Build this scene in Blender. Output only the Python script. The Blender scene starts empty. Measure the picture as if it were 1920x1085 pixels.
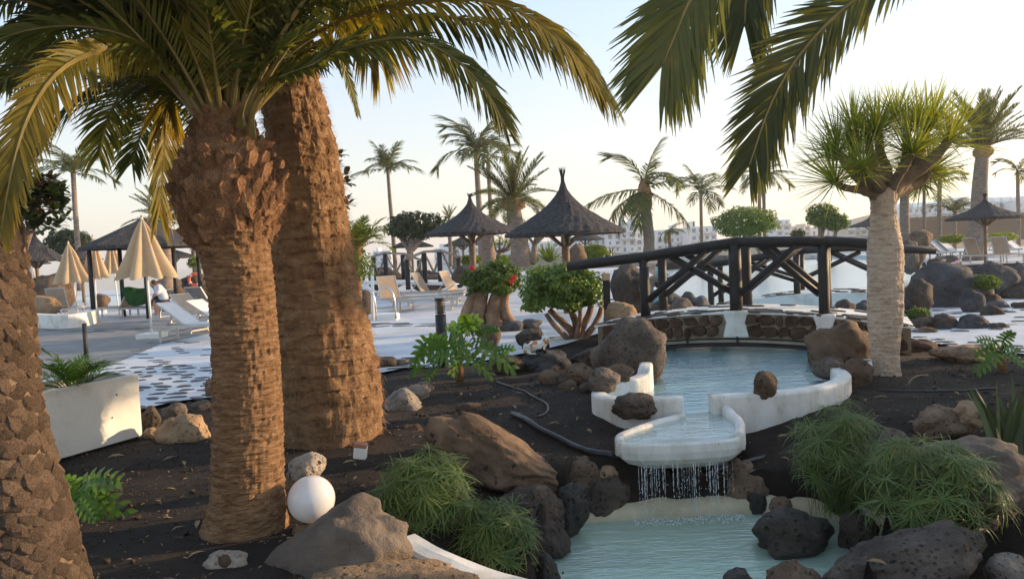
import bpy, bmesh, math, random
from math import sin, cos, pi, radians, sqrt, atan2
from mathutils import Vector, Matrix, noise, Euler
rnd = random.Random(7)
V = Vector
S = bpy.context.scene
C = S.collection

# ------------------------------------------------------------------ camera
FPX, CX, CY = 1400.0, 960.0, 542.5
EYE = 1.6
PITCH, ROLL = radians(2.85), radians(-2.6)
cam_d = bpy.data.cameras.new('camera'); cam = bpy.data.objects.new('camera', cam_d); C.objects.link(cam)
CM = Matrix.Rotation(pi/2 - PITCH, 3, 'X') @ Matrix.Rotation(ROLL, 3, 'Z')
cam.matrix_world = Matrix.Translation((0, 0, EYE)) @ CM.to_4x4()
cam_d.sensor_width = 36; cam_d.lens = FPX/1920*36; cam_d.clip_start = 0.05; cam_d.clip_end = 20000
S.camera = cam

# ------------------------------------------------------------------ light
SUN_AZ, SUN_EL = radians(75), radians(11)          # azimuth clockwise from the view direction
world = bpy.data.worlds.new('World'); S.world = world; world.use_nodes = True
wn = world.node_tree; wn.nodes.clear()
sky = wn.nodes.new('ShaderNodeTexSky'); sky.sky_type = 'NISHITA'; sky.sun_disc = False
sky.sun_elevation = SUN_EL; sky.sun_rotation = SUN_AZ
sky.air_density = 1.0; sky.dust_density = 1.2; sky.ozone_density = 1.0
bg = wn.nodes.new('ShaderNodeBackground'); bg.inputs[1].default_value = 0.035
wo = wn.nodes.new('ShaderNodeOutputWorld')
# thin bright haze veil over the clear sky: pale blue above, cream near the horizon and towards the sun
wtc = wn.nodes.new('ShaderNodeTexCoord'); wsx = wn.nodes.new('ShaderNodeSeparateXYZ'); wn.links.new(wtc.outputs['Generated'], wsx.inputs[0])
wr = wn.nodes.new('ShaderNodeValToRGB'); wn.links.new(wsx.outputs['Z'], wr.inputs[0])
for el, (p_, c_) in zip([wr.color_ramp.elements[0], wr.color_ramp.elements.new(.12), wr.color_ramp.elements.new(.3), wr.color_ramp.elements[-1]],
    [(0, (.25,.222,.20)), (.12, (.222,.214,.205)), (.30, (.16,.20,.25)), (1, (.10,.15,.22))]): el.position = p_; el.color = (*c_, 1)
wdt = wn.nodes.new('ShaderNodeVectorMath'); wdt.operation = 'DOT_PRODUCT'; wn.links.new(wtc.outputs['Generated'], wdt.inputs[0]); wdt.inputs[1].default_value = (sin(SUN_AZ), cos(SUN_AZ), .1)
wr2 = wn.nodes.new('ShaderNodeValToRGB'); wn.links.new(wdt.outputs['Value'], wr2.inputs[0])
wr2.color_ramp.elements[0].position = .1; wr2.color_ramp.elements[0].color = (0,0,0,1); wr2.color_ramp.elements[1].position = 1; wr2.color_ramp.elements[1].color = (.035,.026,.010,1)
wad = wn.nodes.new('ShaderNodeMix'); wad.data_type = 'RGBA'; wad.blend_type = 'ADD'; wad.inputs[0].default_value = 1; wn.links.new(wr.outputs[0], wad.inputs[6]); wn.links.new(wr2.outputs[0], wad.inputs[7])
bg2 = wn.nodes.new('ShaderNodeBackground'); bg2.inputs[1].default_value = 1.0; wn.links.new(wad.outputs[2], bg2.inputs[0])
was = wn.nodes.new('ShaderNodeAddShader')
wn.links.new(sky.outputs[0], bg.inputs[0]); wn.links.new(bg.outputs[0], was.inputs[0]); wn.links.new(bg2.outputs[0], was.inputs[1]); wn.links.new(was.outputs[0], wo.inputs[0])
sl = bpy.data.lights.new('sun', 'SUN'); sl.energy = 2.6; sl.angle = radians(0.6); sl.color = (1.0, 0.70, 0.40)
so = bpy.data.objects.new('sun', sl); C.objects.link(so)
sdir = V((sin(SUN_AZ)*cos(SUN_EL), cos(SUN_AZ)*cos(SUN_EL), sin(SUN_EL)))
so.rotation_euler = sdir.to_track_quat('Z', 'Y').to_euler()
S.view_settings.view_transform = 'Standard'; S.view_settings.look = 'None'
S.view_settings.gamma = 1; S.view_settings.use_curve_mapping = False
S.view_settings.exposure = 1.65
S.cycles.max_bounces = 6; S.cycles.transparent_max_bounces = 12

# ------------------------------------------------------------------ helpers
def ray(px, py):
    return CM @ V(((px-CX)/FPX, -(py-CY)/FPX, -1.0))
def P(px, py, Y):
    r = ray(px, py); return V((0, 0, EYE)) + r*(Y/r.y)
def G(px, py, z=0.0):
    r = ray(px, py); return V((0, 0, EYE)) + r*((z-EYE)/r.z)
def nz(p, s=1.0, o=3):
    return noise.fractal(V(p)*s, 1.0, 2.0, o)

def mesh_of(name, verts, faces, mat, smooth=False, mats=None, fm=None):
    me = bpy.data.meshes.new(name); me.from_pydata([tuple(v) for v in verts], [], faces)
    if mats:
        for m in mats: me.materials.append(m)
        if fm: me.polygons.foreach_set('material_index', fm)
    elif mat: me.materials.append(mat)
    if smooth: me.polygons.foreach_set('use_smooth', [True]*len(me.polygons))
    me.update(); return me

class MB:
    def __init__(s): s.v = []; s.f = []; s.sm = False
    def add(s, vs, fs):
        n = len(s.v); s.v += [V(v) for v in vs]; s.f += [tuple(i+n for i in f) for f in fs]; return s
    def box(s, c, d, R=None):
        c = V(c); hx, hy, hz = d[0]/2, d[1]/2, d[2]/2
        vs = [V((x, y, z)) for x in (-hx, hx) for y in (-hy, hy) for z in (-hz, hz)]
        if R: vs = [R @ v for v in vs]
        return s.add([c+v for v in vs], [(0,1,3,2),(4,6,7,5),(0,4,5,1),(2,3,7,6),(0,2,6,4),(1,5,7,3)])
    def beam(s, a, b, w, h, up=(0,0,1)):
        a, b = V(a), V(b); t = (b-a).normalized(); u = V(up); sd = t.cross(u).normalized(); u = sd.cross(t)
        vs = [p+sd*x*w/2+u*y*h/2 for p in (a, b) for x, y in ((-1,-1),(1,-1),(1,1),(-1,1))]
        return s.add(vs, [(0,1,2,3),(7,6,5,4),(0,4,5,1),(1,5,6,2),(2,6,7,3),(3,7,4,0)])
    def tube(s, pts, rad, seg=8, caps=True, wob=0):
        pts = [V(p) for p in pts]; n = len(pts)
        if not hasattr(rad, '__len__'): rad = [rad]*n
        base = len(s.v); x = None
        for i, p in enumerate(pts):
            t = (pts[min(i+1, n-1)]-pts[max(i-1, 0)]).normalized()
            if x is None: x = t.orthogonal().normalized()
            x = (x - t*x.dot(t)).normalized(); y = t.cross(x)
            for k in range(seg):
                a = 2*pi*k/seg; r = rad[i]
                if wob: r *= 1+wob*nz((p+x*cos(a)*.3+y*sin(a)*.3)*6)
                s.v.append(p+(x*cos(a)+y*sin(a))*r)
        for i in range(n-1):
            for k in range(seg):
                a = base+i*seg+k; b = base+i*seg+(k+1) % seg
                s.f.append((a, b, b+seg, a+seg))
        if caps:
            s.f.append(tuple(base+k for k in range(seg))[::-1]); s.f.append(tuple(base+(n-1)*seg+k for k in range(seg)))
        return s
    def lathe(s, c, prof, seg=24, caps=True, fn=None):
        c = V(c); base = len(s.v)
        for i, (r, z) in enumerate(prof):
            for k in range(seg):
                a = 2*pi*k/seg; rr, zz = (r, z) if fn is None else fn(r, z, a, i)
                s.v.append(c+V((cos(a)*rr, sin(a)*rr, zz)))
        for i in range(len(prof)-1):
            for k in range(seg):
                a = base+i*seg+k; b = base+i*seg+(k+1) % seg
                s.f.append((a, b, b+seg, a+seg))
        if caps:
            s.f.append(tuple(base+k for k in range(seg))[::-1]); s.f.append(tuple(base+(len(prof)-1)*seg+k for k in range(seg)))
        return s
    def ball(s, c, r, seg=10, ring=7, sc=(1,1,1), R=None):
        c = V(c); base = len(s.v)
        pts = []
        for i in range(1, ring):
            th = pi*i/ring
            for k in range(seg):
                a = 2*pi*k/seg; pts.append(V((sin(th)*cos(a)*sc[0], sin(th)*sin(a)*sc[1], cos(th)*sc[2]))*r)
        pts.append(V((0,0,r*sc[2]))); pts.append(V((0,0,-r*sc[2])))
        if R: pts = [R @ p for p in pts]
        s.v += [c+p for p in pts]; n = (ring-1)*seg
        for i in range(ring-2):
            for k in range(seg):
                a = base+i*seg+k; b = base+i*seg+(k+1) % seg
                s.f.append((a, a+seg, b+seg, b))
        for k in range(seg):
            s.f.append((base+n, base+k, base+(k+1) % seg)); s.f.append((base+n+1, base+(ring-2)*seg+(k+1) % seg, base+(ring-2)*seg+k))
        return s
    def strip(s, pts, ws, wd):
        # ribbon: pts centre points, ws half widths, wd width vector(s)
        base = len(s.v); n = len(pts)
        for i, p in enumerate(pts):
            w = wd[i] if isinstance(wd, list) else wd
            s.v.append(p-w*ws[i]); s.v.append(p+w*ws[i])
        for i in range(n-1):
            a = base+2*i; s.f.append((a, a+1, a+3, a+2))
        return s
    def mesh(s, name, mat, off=None, smooth=False):
        vs = s.v if off is None else [v-off for v in s.v]
        return mesh_of(name, vs, s.f, mat, smooth)

def sub(name, mb, mat, parent=None, smooth=False, label=None, kind=None, local=False):
    off = None
    if parent is not None and not local:
        off = V(parent.location)
        if parent.parent: off = off + V(parent.parent.location)
    me = mb.mesh(name, mat, off, smooth) if isinstance(mb, MB) else mb
    o = bpy.data.objects.new(name, me); C.objects.link(o)
    if parent is not None: o.parent = parent
    if label: o['label'] = label
    if kind: o['kind'] = kind
    return o
def inst(name, me, parent, mtx, label=None):
    o = bpy.data.objects.new(name, me); C.objects.link(o); o.parent = parent; o.matrix_local = mtx
    if label: o['label'] = label
    return o
def tag(o, label, cat, group=None):
    o['label'] = label; o['category'] = cat
    if group: o['group'] = group
    return o
def thing(name, label, cat, loc=(0,0,0), group=None, rz=0):
    o = bpy.data.objects.new(name, None); C.objects.link(o); o.location = loc; o.rotation_euler = (0,0,rz)
    o.empty_display_size = .1
    return tag(o, label, cat, group)
def single(name, mb, mat, label, cat, loc, group=None, smooth=False):
    loc = V(loc); o = bpy.data.objects.new(name, mb.mesh(name, mat, loc, smooth)); C.objects.link(o); o.location = loc
    return tag(o, label, cat, group)
def struct(name, mb, mat=None, smooth=False, kind='structure'):
    o = bpy.data.objects.new(name, mb.mesh(name, mat, None, smooth) if isinstance(mb, MB) else mb); C.objects.link(o)
    o['kind'] = kind; return o
KIDS = {}
def copy_tree(o, parent=None):
    c = o.copy(); C.objects.link(c)
    if parent is not None: c.parent = parent
    for ch in list(o.children): copy_tree(ch, c)
    return c
def bez(pts, n):
    # Catmull-Rom through the points
    pts = [V(p) for p in pts]; q = [pts[0]*2-pts[1]]+pts+[pts[-1]*2-pts[-2]]; out = []
    m = len(pts)-1
    for i in range(n+1):
        u = i/n*m; k = min(int(u), m-1); t = u-k
        a, b, c, d = q[k:k+4]
        out.append(.5*((2*b)+(c-a)*t+(2*a-5*b+4*c-d)*t*t+(3*b-a-3*c+d)*t**3))
    return out
def bevel(o, w, seg=2):
    m = o.modifiers.new('bevel', 'BEVEL'); m.width = w; m.segments = seg; m.limit_method = 'ANGLE'; m.angle_limit = radians(40)
    return o

# ------------------------------------------------------------------ materials
MATS = {}
def nt(name):
    m = bpy.data.materials.new(name); m.use_nodes = True; n = m.node_tree; n.nodes.clear()
    o = n.nodes.new('ShaderNodeOutputMaterial'); return m, n, o
def N(n, t, **kw):
    x = n.nodes.new(t)
    for k, v in kw.items():
        if k.startswith('i_'): x.inputs[int(k[2:])].default_value = v
        else: setattr(x, k, v)
    return x
def L(n, a, b): n.links.new(a, b)
def noise_node(n, vec, scale, detail=5, rough=.6, dist=0):
    x = N(n, 'ShaderNodeTexNoise'); x.inputs['Scale'].default_value = scale; x.inputs['Detail'].default_value = detail
    x.inputs['Roughness'].default_value = rough; x.inputs['Distortion'].default_value = dist
    L(n, vec, x.inputs['Vector']); return x.outputs['Fac']
def ramp(n, fac, stops):
    r = N(n, 'ShaderNodeValToRGB'); e = r.color_ramp.elements
    while len(e) < len(stops): e.new(.5)
    for el, (p, c) in zip(e, stops): el.position = p; el.color = (*c, 1) if len(c) == 3 else c
    L(n, fac, r.inputs[0]); return r.outputs[0]
def mixc(n, f, a, b, mode='MIX'):
    m = N(n, 'ShaderNodeMix', data_type='RGBA', blend_type=mode)
    for s_, v in ((m.inputs[0], f), (m.inputs[6], a), (m.inputs[7], b)):
        if hasattr(v, 'links'): L(n, v, s_)
        else: s_.default_value = v if not isinstance(v, tuple) or len(v) == 4 else (*v, 1)
    return m.outputs[2]
def g3(c, k): return tuple(x*k for x in c)
def pmat(name, stops, scale=5, rough=.8, bump=.3, bscale=20, stretch=(1,1,1), spec=.3, detail=6, speck=None, dist=0, obrand=0, transl=None, bdist=.02, vor=0, metal=0):
    """stops: list of (pos, colour); coordinates are object space"""
    m, n, o = nt(name)
    tc = N(n, 'ShaderNodeTexCoord'); mp = N(n, 'ShaderNodeMapping'); mp.inputs['Scale'].default_value = stretch
    L(n, tc.outputs['Object'], mp.inputs[0]); vec = mp.outputs[0]
    if obrand:
        oi = N(n, 'ShaderNodeObjectInfo'); vm = N(n, 'ShaderNodeVectorMath', operation='ADD'); sc_ = N(n, 'ShaderNodeMath', operation='MULTIPLY'); sc_.inputs[1].default_value = 37.0
        L(n, oi.outputs['Random'], sc_.inputs[0]); L(n, vec, vm.inputs[0]); L(n, sc_.outputs[0], vm.inputs[1]); vec = vm.outputs[0]
    f = noise_node(n, vec, scale, detail, .62, dist)
    col = ramp(n, f, stops)
    if obrand:
        hv = N(n, 'ShaderNodeHueSaturation'); mr = N(n, 'ShaderNodeMapRange'); mr.inputs[3].default_value = 1-obrand; mr.inputs[4].default_value = 1+obrand
        L(n, oi.outputs['Random'], mr.inputs[0]); L(n, mr.outputs[0], hv.inputs['Value']); L(n, col, hv.inputs['Color']); col = hv.outputs[0]
    if speck:
        th, sc, sscale = speck
        f2 = noise_node(n, vec, sscale, 2, .5)
        fr = ramp(n, f2, [(th, (0,0,0)), (th+.05, (1,1,1))]); col = mixc(n, fr, col, sc)
    b = N(n, 'ShaderNodeBsdfPrincipled'); L(n, col, b.inputs['Base Color'])
    b.inputs['Roughness'].default_value = rough; b.inputs['Specular IOR Level'].default_value = spec; b.inputs['Metallic'].default_value = metal
    if bump:
        fb = noise_node(n, vec, bscale, 6, .7)
        h = fb
        if vor:
            vo = N(n, 'ShaderNodeTexVoronoi'); vo.inputs['Scale'].default_value = vor; L(n, vec, vo.inputs['Vector'])
            rr = ramp(n, vo.outputs['Distance'], [(.1, (0,0,0)), (.3, (1,1,1))])
            mm = N(n, 'ShaderNodeMath', operation='MULTIPLY_ADD'); mm.inputs[1].default_value = .5; L(n, rr, mm.inputs[0]); L(n, fb, mm.inputs[2]); h = mm.outputs[0]
        bn = N(n, 'ShaderNodeBump'); bn.inputs['Strength'].default_value = bump; bn.inputs['Distance'].default_value = bdist
        L(n, h, bn.inputs['Height']); L(n, bn.outputs[0], b.inputs['Normal'])
    out = b.outputs[0]
    if transl:
        t = N(n, 'ShaderNodeBsdfTranslucent'); tcol = mixc(n, 1.0, col, (*transl[1], 1), 'MULTIPLY'); L(n, tcol, t.inputs[0])
        ms = N(n, 'ShaderNodeMixShader'); ms.inputs[0].default_value = transl[0]; L(n, out, ms.inputs[1]); L(n, t.outputs[0], ms.inputs[2]); out = ms.outputs[0]
    L(n, out, o.inputs[0]); MATS[name] = m; return m
def leafm(name, c1, c2, c3=None, scale=3, tr=.42, rough=.5):
    st = [(.3, c1), (.6, c2)] + ([(.75, c3)] if c3 else [])
    return pmat(name, st, scale=scale, rough=rough, bump=0, spec=.35, obrand=.22, transl=(tr, (1.9, 1.8, .9)))

M_soil = pmat('soil', [(.25, (.012,.009,.008)), (.5, (.034,.025,.020)), (.75, (.075,.050,.037))], scale=1.3, rough=.95, bump=1.0, bscale=45, bdist=.05, speck=(.70, (.09,.065,.05), 60))
M_sand = pmat('dry_ground', [(.3, (.16,.12,.085)), (.7, (.30,.23,.16))], scale=.3, rough=.95, bump=.4, bscale=8)
M_white = pmat('white_plaster', [(.3, (.50,.46,.40)), (.48, (.70,.68,.64)), (.8, (.77,.76,.73))], scale=2.2, rough=.7, bump=.35, bscale=40, bdist=.01)
M_basin = pmat('painted_masonry', [(.28, (.36,.33,.27)), (.42, (.60,.575,.52)), (.6, (.74,.72,.69)), (.8, (.80,.79,.77))], scale=4.5, rough=.65, bump=.7, bscale=28, bdist=.012, stretch=(1,1,.4), speck=(.72, (.42,.36,.25), 30))
M_pav = pmat('white_paving', [(.3, (.42,.43,.46)), (.6, (.58,.59,.62))], scale=1.2, rough=.6, bump=.3, bscale=9, bdist=.03)
M_pavstone = pmat('black_paving_stone', [(.3, (.04,.04,.045)), (.7, (.11,.10,.095))], scale=8, rough=.6, bump=.6, bscale=30, obrand=.3)
M_path = pmat('grey_path', [(.3, (.17,.165,.16)), (.7, (.27,.26,.25))], scale=2, rough=.85, bump=.3, bscale=60)
M_wood = pmat('dark_wood', [(.3, (.008,.007,.008)), (.6, (.022,.018,.018)), (.8, (.05,.036,.03))], scale=5, rough=.55, bump=.5, bscale=14, stretch=(1,1,1), spec=.4, obrand=.2)
M_thatch = pmat('thatch', [(.3, (.026,.025,.028)), (.55, (.062,.057,.058)), (.75, (.115,.10,.092))], scale=14, rough=.95, bump=1, bscale=30, stretch=(1,1,.15), bdist=.05)
M_bark_ring = pmat('ring_bark', [(.25, (.085,.042,.022)), (.5, (.34,.19,.095)), (.75, (.54,.34,.19))], scale=9, rough=.95, bump=1, bscale=26, stretch=(1,1,4.5), bdist=.04)
M_bark_fib = pmat('fibre_bark', [(.25, (.12,.06,.032)), (.5, (.34,.195,.10)), (.8, (.52,.34,.20))], scale=6, rough=1, bump=1, bscale=22, stretch=(1,1,2.2), bdist=.05)
M_bark_dark = pmat('scale_bark', [(.25, (.035,.022,.016)), (.5, (.14,.095,.066)), (.78, (.30,.215,.155))], scale=12, rough=.95, bump=1, bscale=50, bdist=.015, obrand=.35)
M_leafbase = pmat('leaf_base', [(.25, (.075,.03,.016)), (.5, (.30,.15,.075)), (.75, (.60,.39,.22))], scale=11, rough=.9, bump=1, bscale=50, bdist=.015, obrand=.4)
M_bark_grey = pmat('grey_bark', [(.3, (.14,.10,.08)), (.7, (.30,.235,.19))], scale=5, rough=.95, bump=.8, bscale=14, stretch=(1,1,3), bdist=.03)
M_bark_dragon = pmat('dragon_bark', [(.25, (.25,.15,.10)), (.5, (.56,.42,.31)), (.8, (.72,.60,.48))], scale=6, rough=.9, bump=1, bscale=18, stretch=(1,1,5), bdist=.02)
M_bark_branch = pmat('dragon_branch', [(.3, (.13,.085,.055)), (.7, (.30,.22,.15))], scale=6, rough=.9, bump=.8, bscale=24, bdist=.02)
M_bark_bonsai = pmat('bonsai_bark', [(.3, (.15,.085,.05)), (.7, (.36,.235,.155))], scale=6, rough=.9, bump=.8, bscale=24, bdist=.02)
M_rachis = pmat('rachis', [(.3, (.10,.08,.025)), (.7, (.24,.18,.06))], scale=4, rough=.5, bump=0)
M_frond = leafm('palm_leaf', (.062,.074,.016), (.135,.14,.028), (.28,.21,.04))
M_frond_y = leafm('palm_leaf_sun_tint', (.13,.12,.018), (.26,.20,.03), (.42,.26,.05), tr=.5)  # golden sunlight put into the leaf colour itself
M_frond_d = leafm('palm_leaf_shade_tint', (.036,.052,.016), (.078,.092,.024), (.16,.135,.034), tr=.42)  # darker copy of the palm leaf, shade put into its colour
M_frond_hang = leafm('hanging_palm_leaf', (.055,.068,.020), (.11,.12,.034), (.23,.17,.05), tr=.46)
M_frond_far = leafm('far_palm_leaf', (.045,.06,.022), (.10,.11,.035), (.22,.16,.055), tr=.45)
M_drag = leafm('dragon_leaf', (.095,.125,.02), (.19,.21,.03), (.36,.30,.05), tr=.48)
M_pap = leafm('papyrus_leaf', (.065,.115,.035), (.13,.185,.055), (.30,.28,.12), scale=9, tr=.35)
M_phil = leafm('philodendron_leaf', (.045,.11,.015), (.10,.19,.025), (.12,.20,.03), tr=.4, rough=.35)
M_bush = leafm('bush_leaf', (.055,.10,.016), (.12,.185,.03), (.22,.26,.04), tr=.35, rough=.4)
M_dkleaf = leafm('dark_leaf', (.016,.030,.012), (.040,.062,.020), (.085,.10,.03), tr=.25, rough=.35)
M_redleaf = leafm('red_brown_leaf', (.03,.025,.018), (.07,.04,.028), (.16,.06,.04), tr=.25, rough=.3)
M_ylleaf = leafm('yellow_green_leaf', (.07,.11,.015), (.16,.20,.025), (.32,.32,.05), tr=.4)
M_agave = leafm('agave_leaf', (.035,.055,.025), (.07,.10,.045), (.14,.15,.07), tr=.15)
M_red = pmat('red_petal', [(.3, (.55,.03,.03)), (.7, (.75,.07,.06))], rough=.5, bump=0, transl=(.4, (1.3,.8,.8)))
M_pink = pmat('pink_petal', [(.3, (.7,.35,.35)), (.7, (.8,.5,.5))], rough=.5, bump=0)
def rockm(name, a, b, c, vor=26, rough=.9, spec=.25):
    return pmat(name, [(.25, a), (.5, b), (.78, c)], scale=1.9, rough=rough, bump=1.0, bscale=9, bdist=.06, vor=vor, obrand=.18, spec=spec, speck=(.66, g3(a, .5), 22))
M_rk = {
 'brown': rockm('brown_rock', (.05,.033,.024), (.155,.105,.072), (.32,.22,.15)),
 'grey': rockm('grey_rock', (.05,.040,.034), (.14,.112,.094), (.30,.235,.19)),
 'tan': rockm('tan_rock', (.14,.09,.055), (.30,.20,.12), (.44,.31,.20), vor=18),
 'pale': rockm('pale_rock', (.13,.105,.085), (.30,.25,.21), (.48,.42,.36), vor=34),
 'dark': rockm('dark_rock', (.028,.022,.019), (.085,.065,.053), (.18,.135,.10), vor=20),
 'wet': rockm('wet_rock', (.010,.009,.008), (.032,.025,.02), (.085,.06,.042), vor=14, rough=.45, spec=.5),
 'smoothb': pmat('smooth_brown_rock', [(.25, (.055,.036,.025)), (.5, (.16,.105,.068)), (.78, (.30,.20,.13))], scale=1.9, rough=.9, bump=.8, bscale=8, bdist=.05, speck=(.64, (.05,.035,.025), 12)),
 'smooth': pmat('smooth_rock', [(.25, (.055,.042,.033)), (.5, (.14,.11,.088)), (.78, (.27,.215,.17))], scale=1.6, rough=.85, bump=1, bscale=11, bdist=.05, obrand=.15, speck=(.68, (.06,.045,.035), 14)),
 'bluegrey': rockm('blue_grey_rock', (.035,.034,.036), (.09,.085,.085), (.16,.145,.14), vor=14),
}
M_stone_face = pmat('bridge_stone', [(.3, (.035,.02,.014)), (.6, (.10,.058,.038)), (.8, (.18,.11,.07))], scale=9, rough=.95, bump=1, bscale=30, obrand=.35)
M_mortar = pmat('mortar', [(.3, (.19,.145,.095)), (.7, (.34,.27,.19))], scale=8, rough=.95, bump=.8, bscale=30)
M_cloth = pmat('beige_canvas', [(.3, (.50,.38,.24)), (.7, (.62,.48,.31))], scale=3, rough=.9, bump=.15, bscale=40, transl=(.3, (1.1,1,.9)))
M_wcloth = pmat('grey_canvas', [(.3, (.42,.40,.38)), (.7, (.5,.48,.46))], scale=3, rough=.9, bump=.1)
M_sling = pmat('beige_sling', [(.3, (.34,.25,.18)), (.7, (.42,.32,.24))], scale=3, rough=.8, bump=.2, bscale=90)
M_wsling = pmat('white_sling', [(.3, (.56,.55,.56)), (.7, (.66,.64,.64))], scale=3, rough=.8, bump=.2, bscale=90)
M_tsling = pmat('taupe_sling', [(.3, (.19,.18,.18)), (.7, (.25,.24,.235))], scale=3, rough=.8, bump=.2, bscale=90)
M_tgreen = pmat('green_towel', [(.3, (.015,.07,.02)), (.7, (.03,.12,.035))], scale=3, rough=.95, bump=.3)
M_metal = pmat('grey_metal', [(.3, (.42,.40,.38)), (.7, (.52,.50,.47))], rough=.4, bump=0, metal=.3)
M_steel = pmat('steel', [(.3, (.6,.6,.6)), (.7, (.7,.7,.7))], rough=.2, bump=0, metal=1)
M_wpaint = pmat('white_paint', [(.3, (.72,.70,.66)), (.7, (.8,.78,.74))], rough=.5, bump=.1)
M_black = pmat('black_plastic', [(.3, (.012,.012,.013)), (.7, (.03,.03,.032))], scale=8, rough=.4, bump=.2)
M_hose = pmat('black_hose', [(.3, (.012,.013,.016)), (.7, (.04,.042,.05))], scale=8, rough=.35, bump=.2, spec=.5)
M_glass = pmat('dark_window', [(.3, (.20,.23,.28)), (.7, (.32,.35,.40))], scale=.4, rough=.2, bump=0, spec=.6)
M_bwhite = pmat('building_white', [(.3, (.74,.73,.73)), (.7, (.82,.81,.80))], scale=.2, rough=.9, bump=0)
M_bcream = pmat('building_cream', [(.3, (.58,.50,.40)), (.7, (.68,.60,.50))], scale=.2, rough=.9, bump=0)
M_hill = pmat('hill_scrub', [(.3, (.13,.085,.055)), (.7, (.25,.18,.12))], scale=.03, rough=1, bump=.3, bscale=.2)
M_globe = pmat('opal_globe', [(.3, (.74,.74,.76)), (.7, (.82,.82,.83))], scale=2, rough=.12, bump=0, spec=.5, transl=(.25, (1,1,1)))
M_brick = pmat('brick_red', [(.3, (.34,.14,.08)), (.7, (.5,.26,.17))], scale=9, rough=.9, bump=.6)
M_skin = pmat('skin', [(.3, (.42,.22,.15)), (.7, (.5,.28,.19))], rough=.6, bump=0)
M_hair = pmat('hair', [(.3, (.06,.03,.018)), (.7, (.11,.055,.03))], rough=.7, bump=.3)
M_shirt = pmat('pale_shirt', [(.3, (.55,.58,.66)), (.7, (.68,.70,.76))], rough=.9, bump=.1)
M_navy = pmat('navy_cloth', [(.3, (.02,.03,.07)), (.7, (.04,.055,.11))], rough=.9, bump=.1)
M_ring = pmat('orange_ring', [(.3, (.75,.12,.05)), (.7, (.85,.18,.09))], rough=.5, bump=0)
M_poolpaint = pmat('pool_paint', [(.3, (.30,.62,.66)), (.7, (.42,.74,.76))], scale=1.2, rough=.7, bump=.2)
M_pondpaint = pmat('pond_paint', [(.3, (.56,.70,.60)), (.7, (.70,.82,.72))], scale=1.6, rough=.7, bump=.3)
M_cream = pmat('cream_pond_wall', [(.3, (.45,.38,.24)), (.7, (.62,.54,.38))], scale=5, rough=.8, bump=.5, bscale=20)
def water(name, tint, fac, scale, strength, stretch=(1,1,1), body=(.3,.6,.6), bodyf=.2, rough=.03, dist=.012):
    m, n, o = nt(name)
    tc = N(n, 'ShaderNodeTexCoord'); mp = N(n, 'ShaderNodeMapping'); mp.inputs['Scale'].default_value = stretch; L(n, tc.outputs['Object'], mp.inputs[0])
    a = noise_node(n, mp.outputs[0], scale, 3, .55, .4); b = noise_node(n, mp.outputs[0], scale*3.1, 2, .5, .2)
    mm = N(n, 'ShaderNodeMath', operation='MULTIPLY_ADD'); mm.inputs[1].default_value = .35; L(n, b, mm.inputs[0]); L(n, a, mm.inputs[2])
    bn = N(n, 'ShaderNodeBump'); bn.inputs['Strength'].default_value = strength; bn.inputs['Distance'].default_value = dist; L(n, mm.outputs[0], bn.inputs['Height'])
    t = N(n, 'ShaderNodeBsdfTransparent'); t.inputs[0].default_value = (*tint, 1)
    d = N(n, 'ShaderNodeBsdfDiffuse'); d.inputs[0].default_value = (*body, 1)
    m1 = N(n, 'ShaderNodeMixShader'); m1.inputs[0].default_value = bodyf; L(n, t.outputs[0], m1.inputs[1]); L(n, d.outputs[0], m1.inputs[2])
    g = N(n, 'ShaderNodeBsdfGlossy'); g.inputs['Roughness'].default_value = rough; L(n, bn.outputs[0], g.inputs['Normal'])
    lw = N(n, 'ShaderNodeLayerWeight'); lw.inputs[0].default_value = .5; pass
    fo = ramp(n, lw.outputs['Facing'], [(0, (.03,)*3), (.52, (.09*fac,)*3), (.70, (.30*fac,)*3), (.84, (min(1, .80*fac),)*3), (1, (1,1,1))])
    m2 = N(n, 'ShaderNodeMixShader'); L(n, fo, m2.inputs[0]); L(n, m1.outputs[0], m2.inputs[1]); L(n, g.outputs[0], m2.inputs[2])
    L(n, m2.outputs[0], o.inputs[0]); MATS[name] = m; return m
M_water = water('pool_water', (.50,.88,.92), 1.0, 7, .5, (.4,1.6,1), body=(.38,.80,.88), bodyf=.6, dist=.06, rough=.2)
M_clear = water('clear_water', (.86,.96,.97), .9, 9, .5, (.6,1.4,1), body=(.6,.85,.88), bodyf=.12, dist=.02)
M_pond = water('pond_water', (.80,.95,.90), 1.2, 9, .8, (.4,1.6,1), body=(.60,.80,.66), bodyf=.5, dist=.045, rough=.06)
M_sea = water('sea_water', (.1,.2,.3), .5, .05, .5, dist=.05, body=(.07,.13,.2), bodyf=1)
M_fall = water('falling_water', (.9,.93,.95), 1.0, 40, .6, dist=.05, body=(.9,.93,.95), bodyf=.6)
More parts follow.
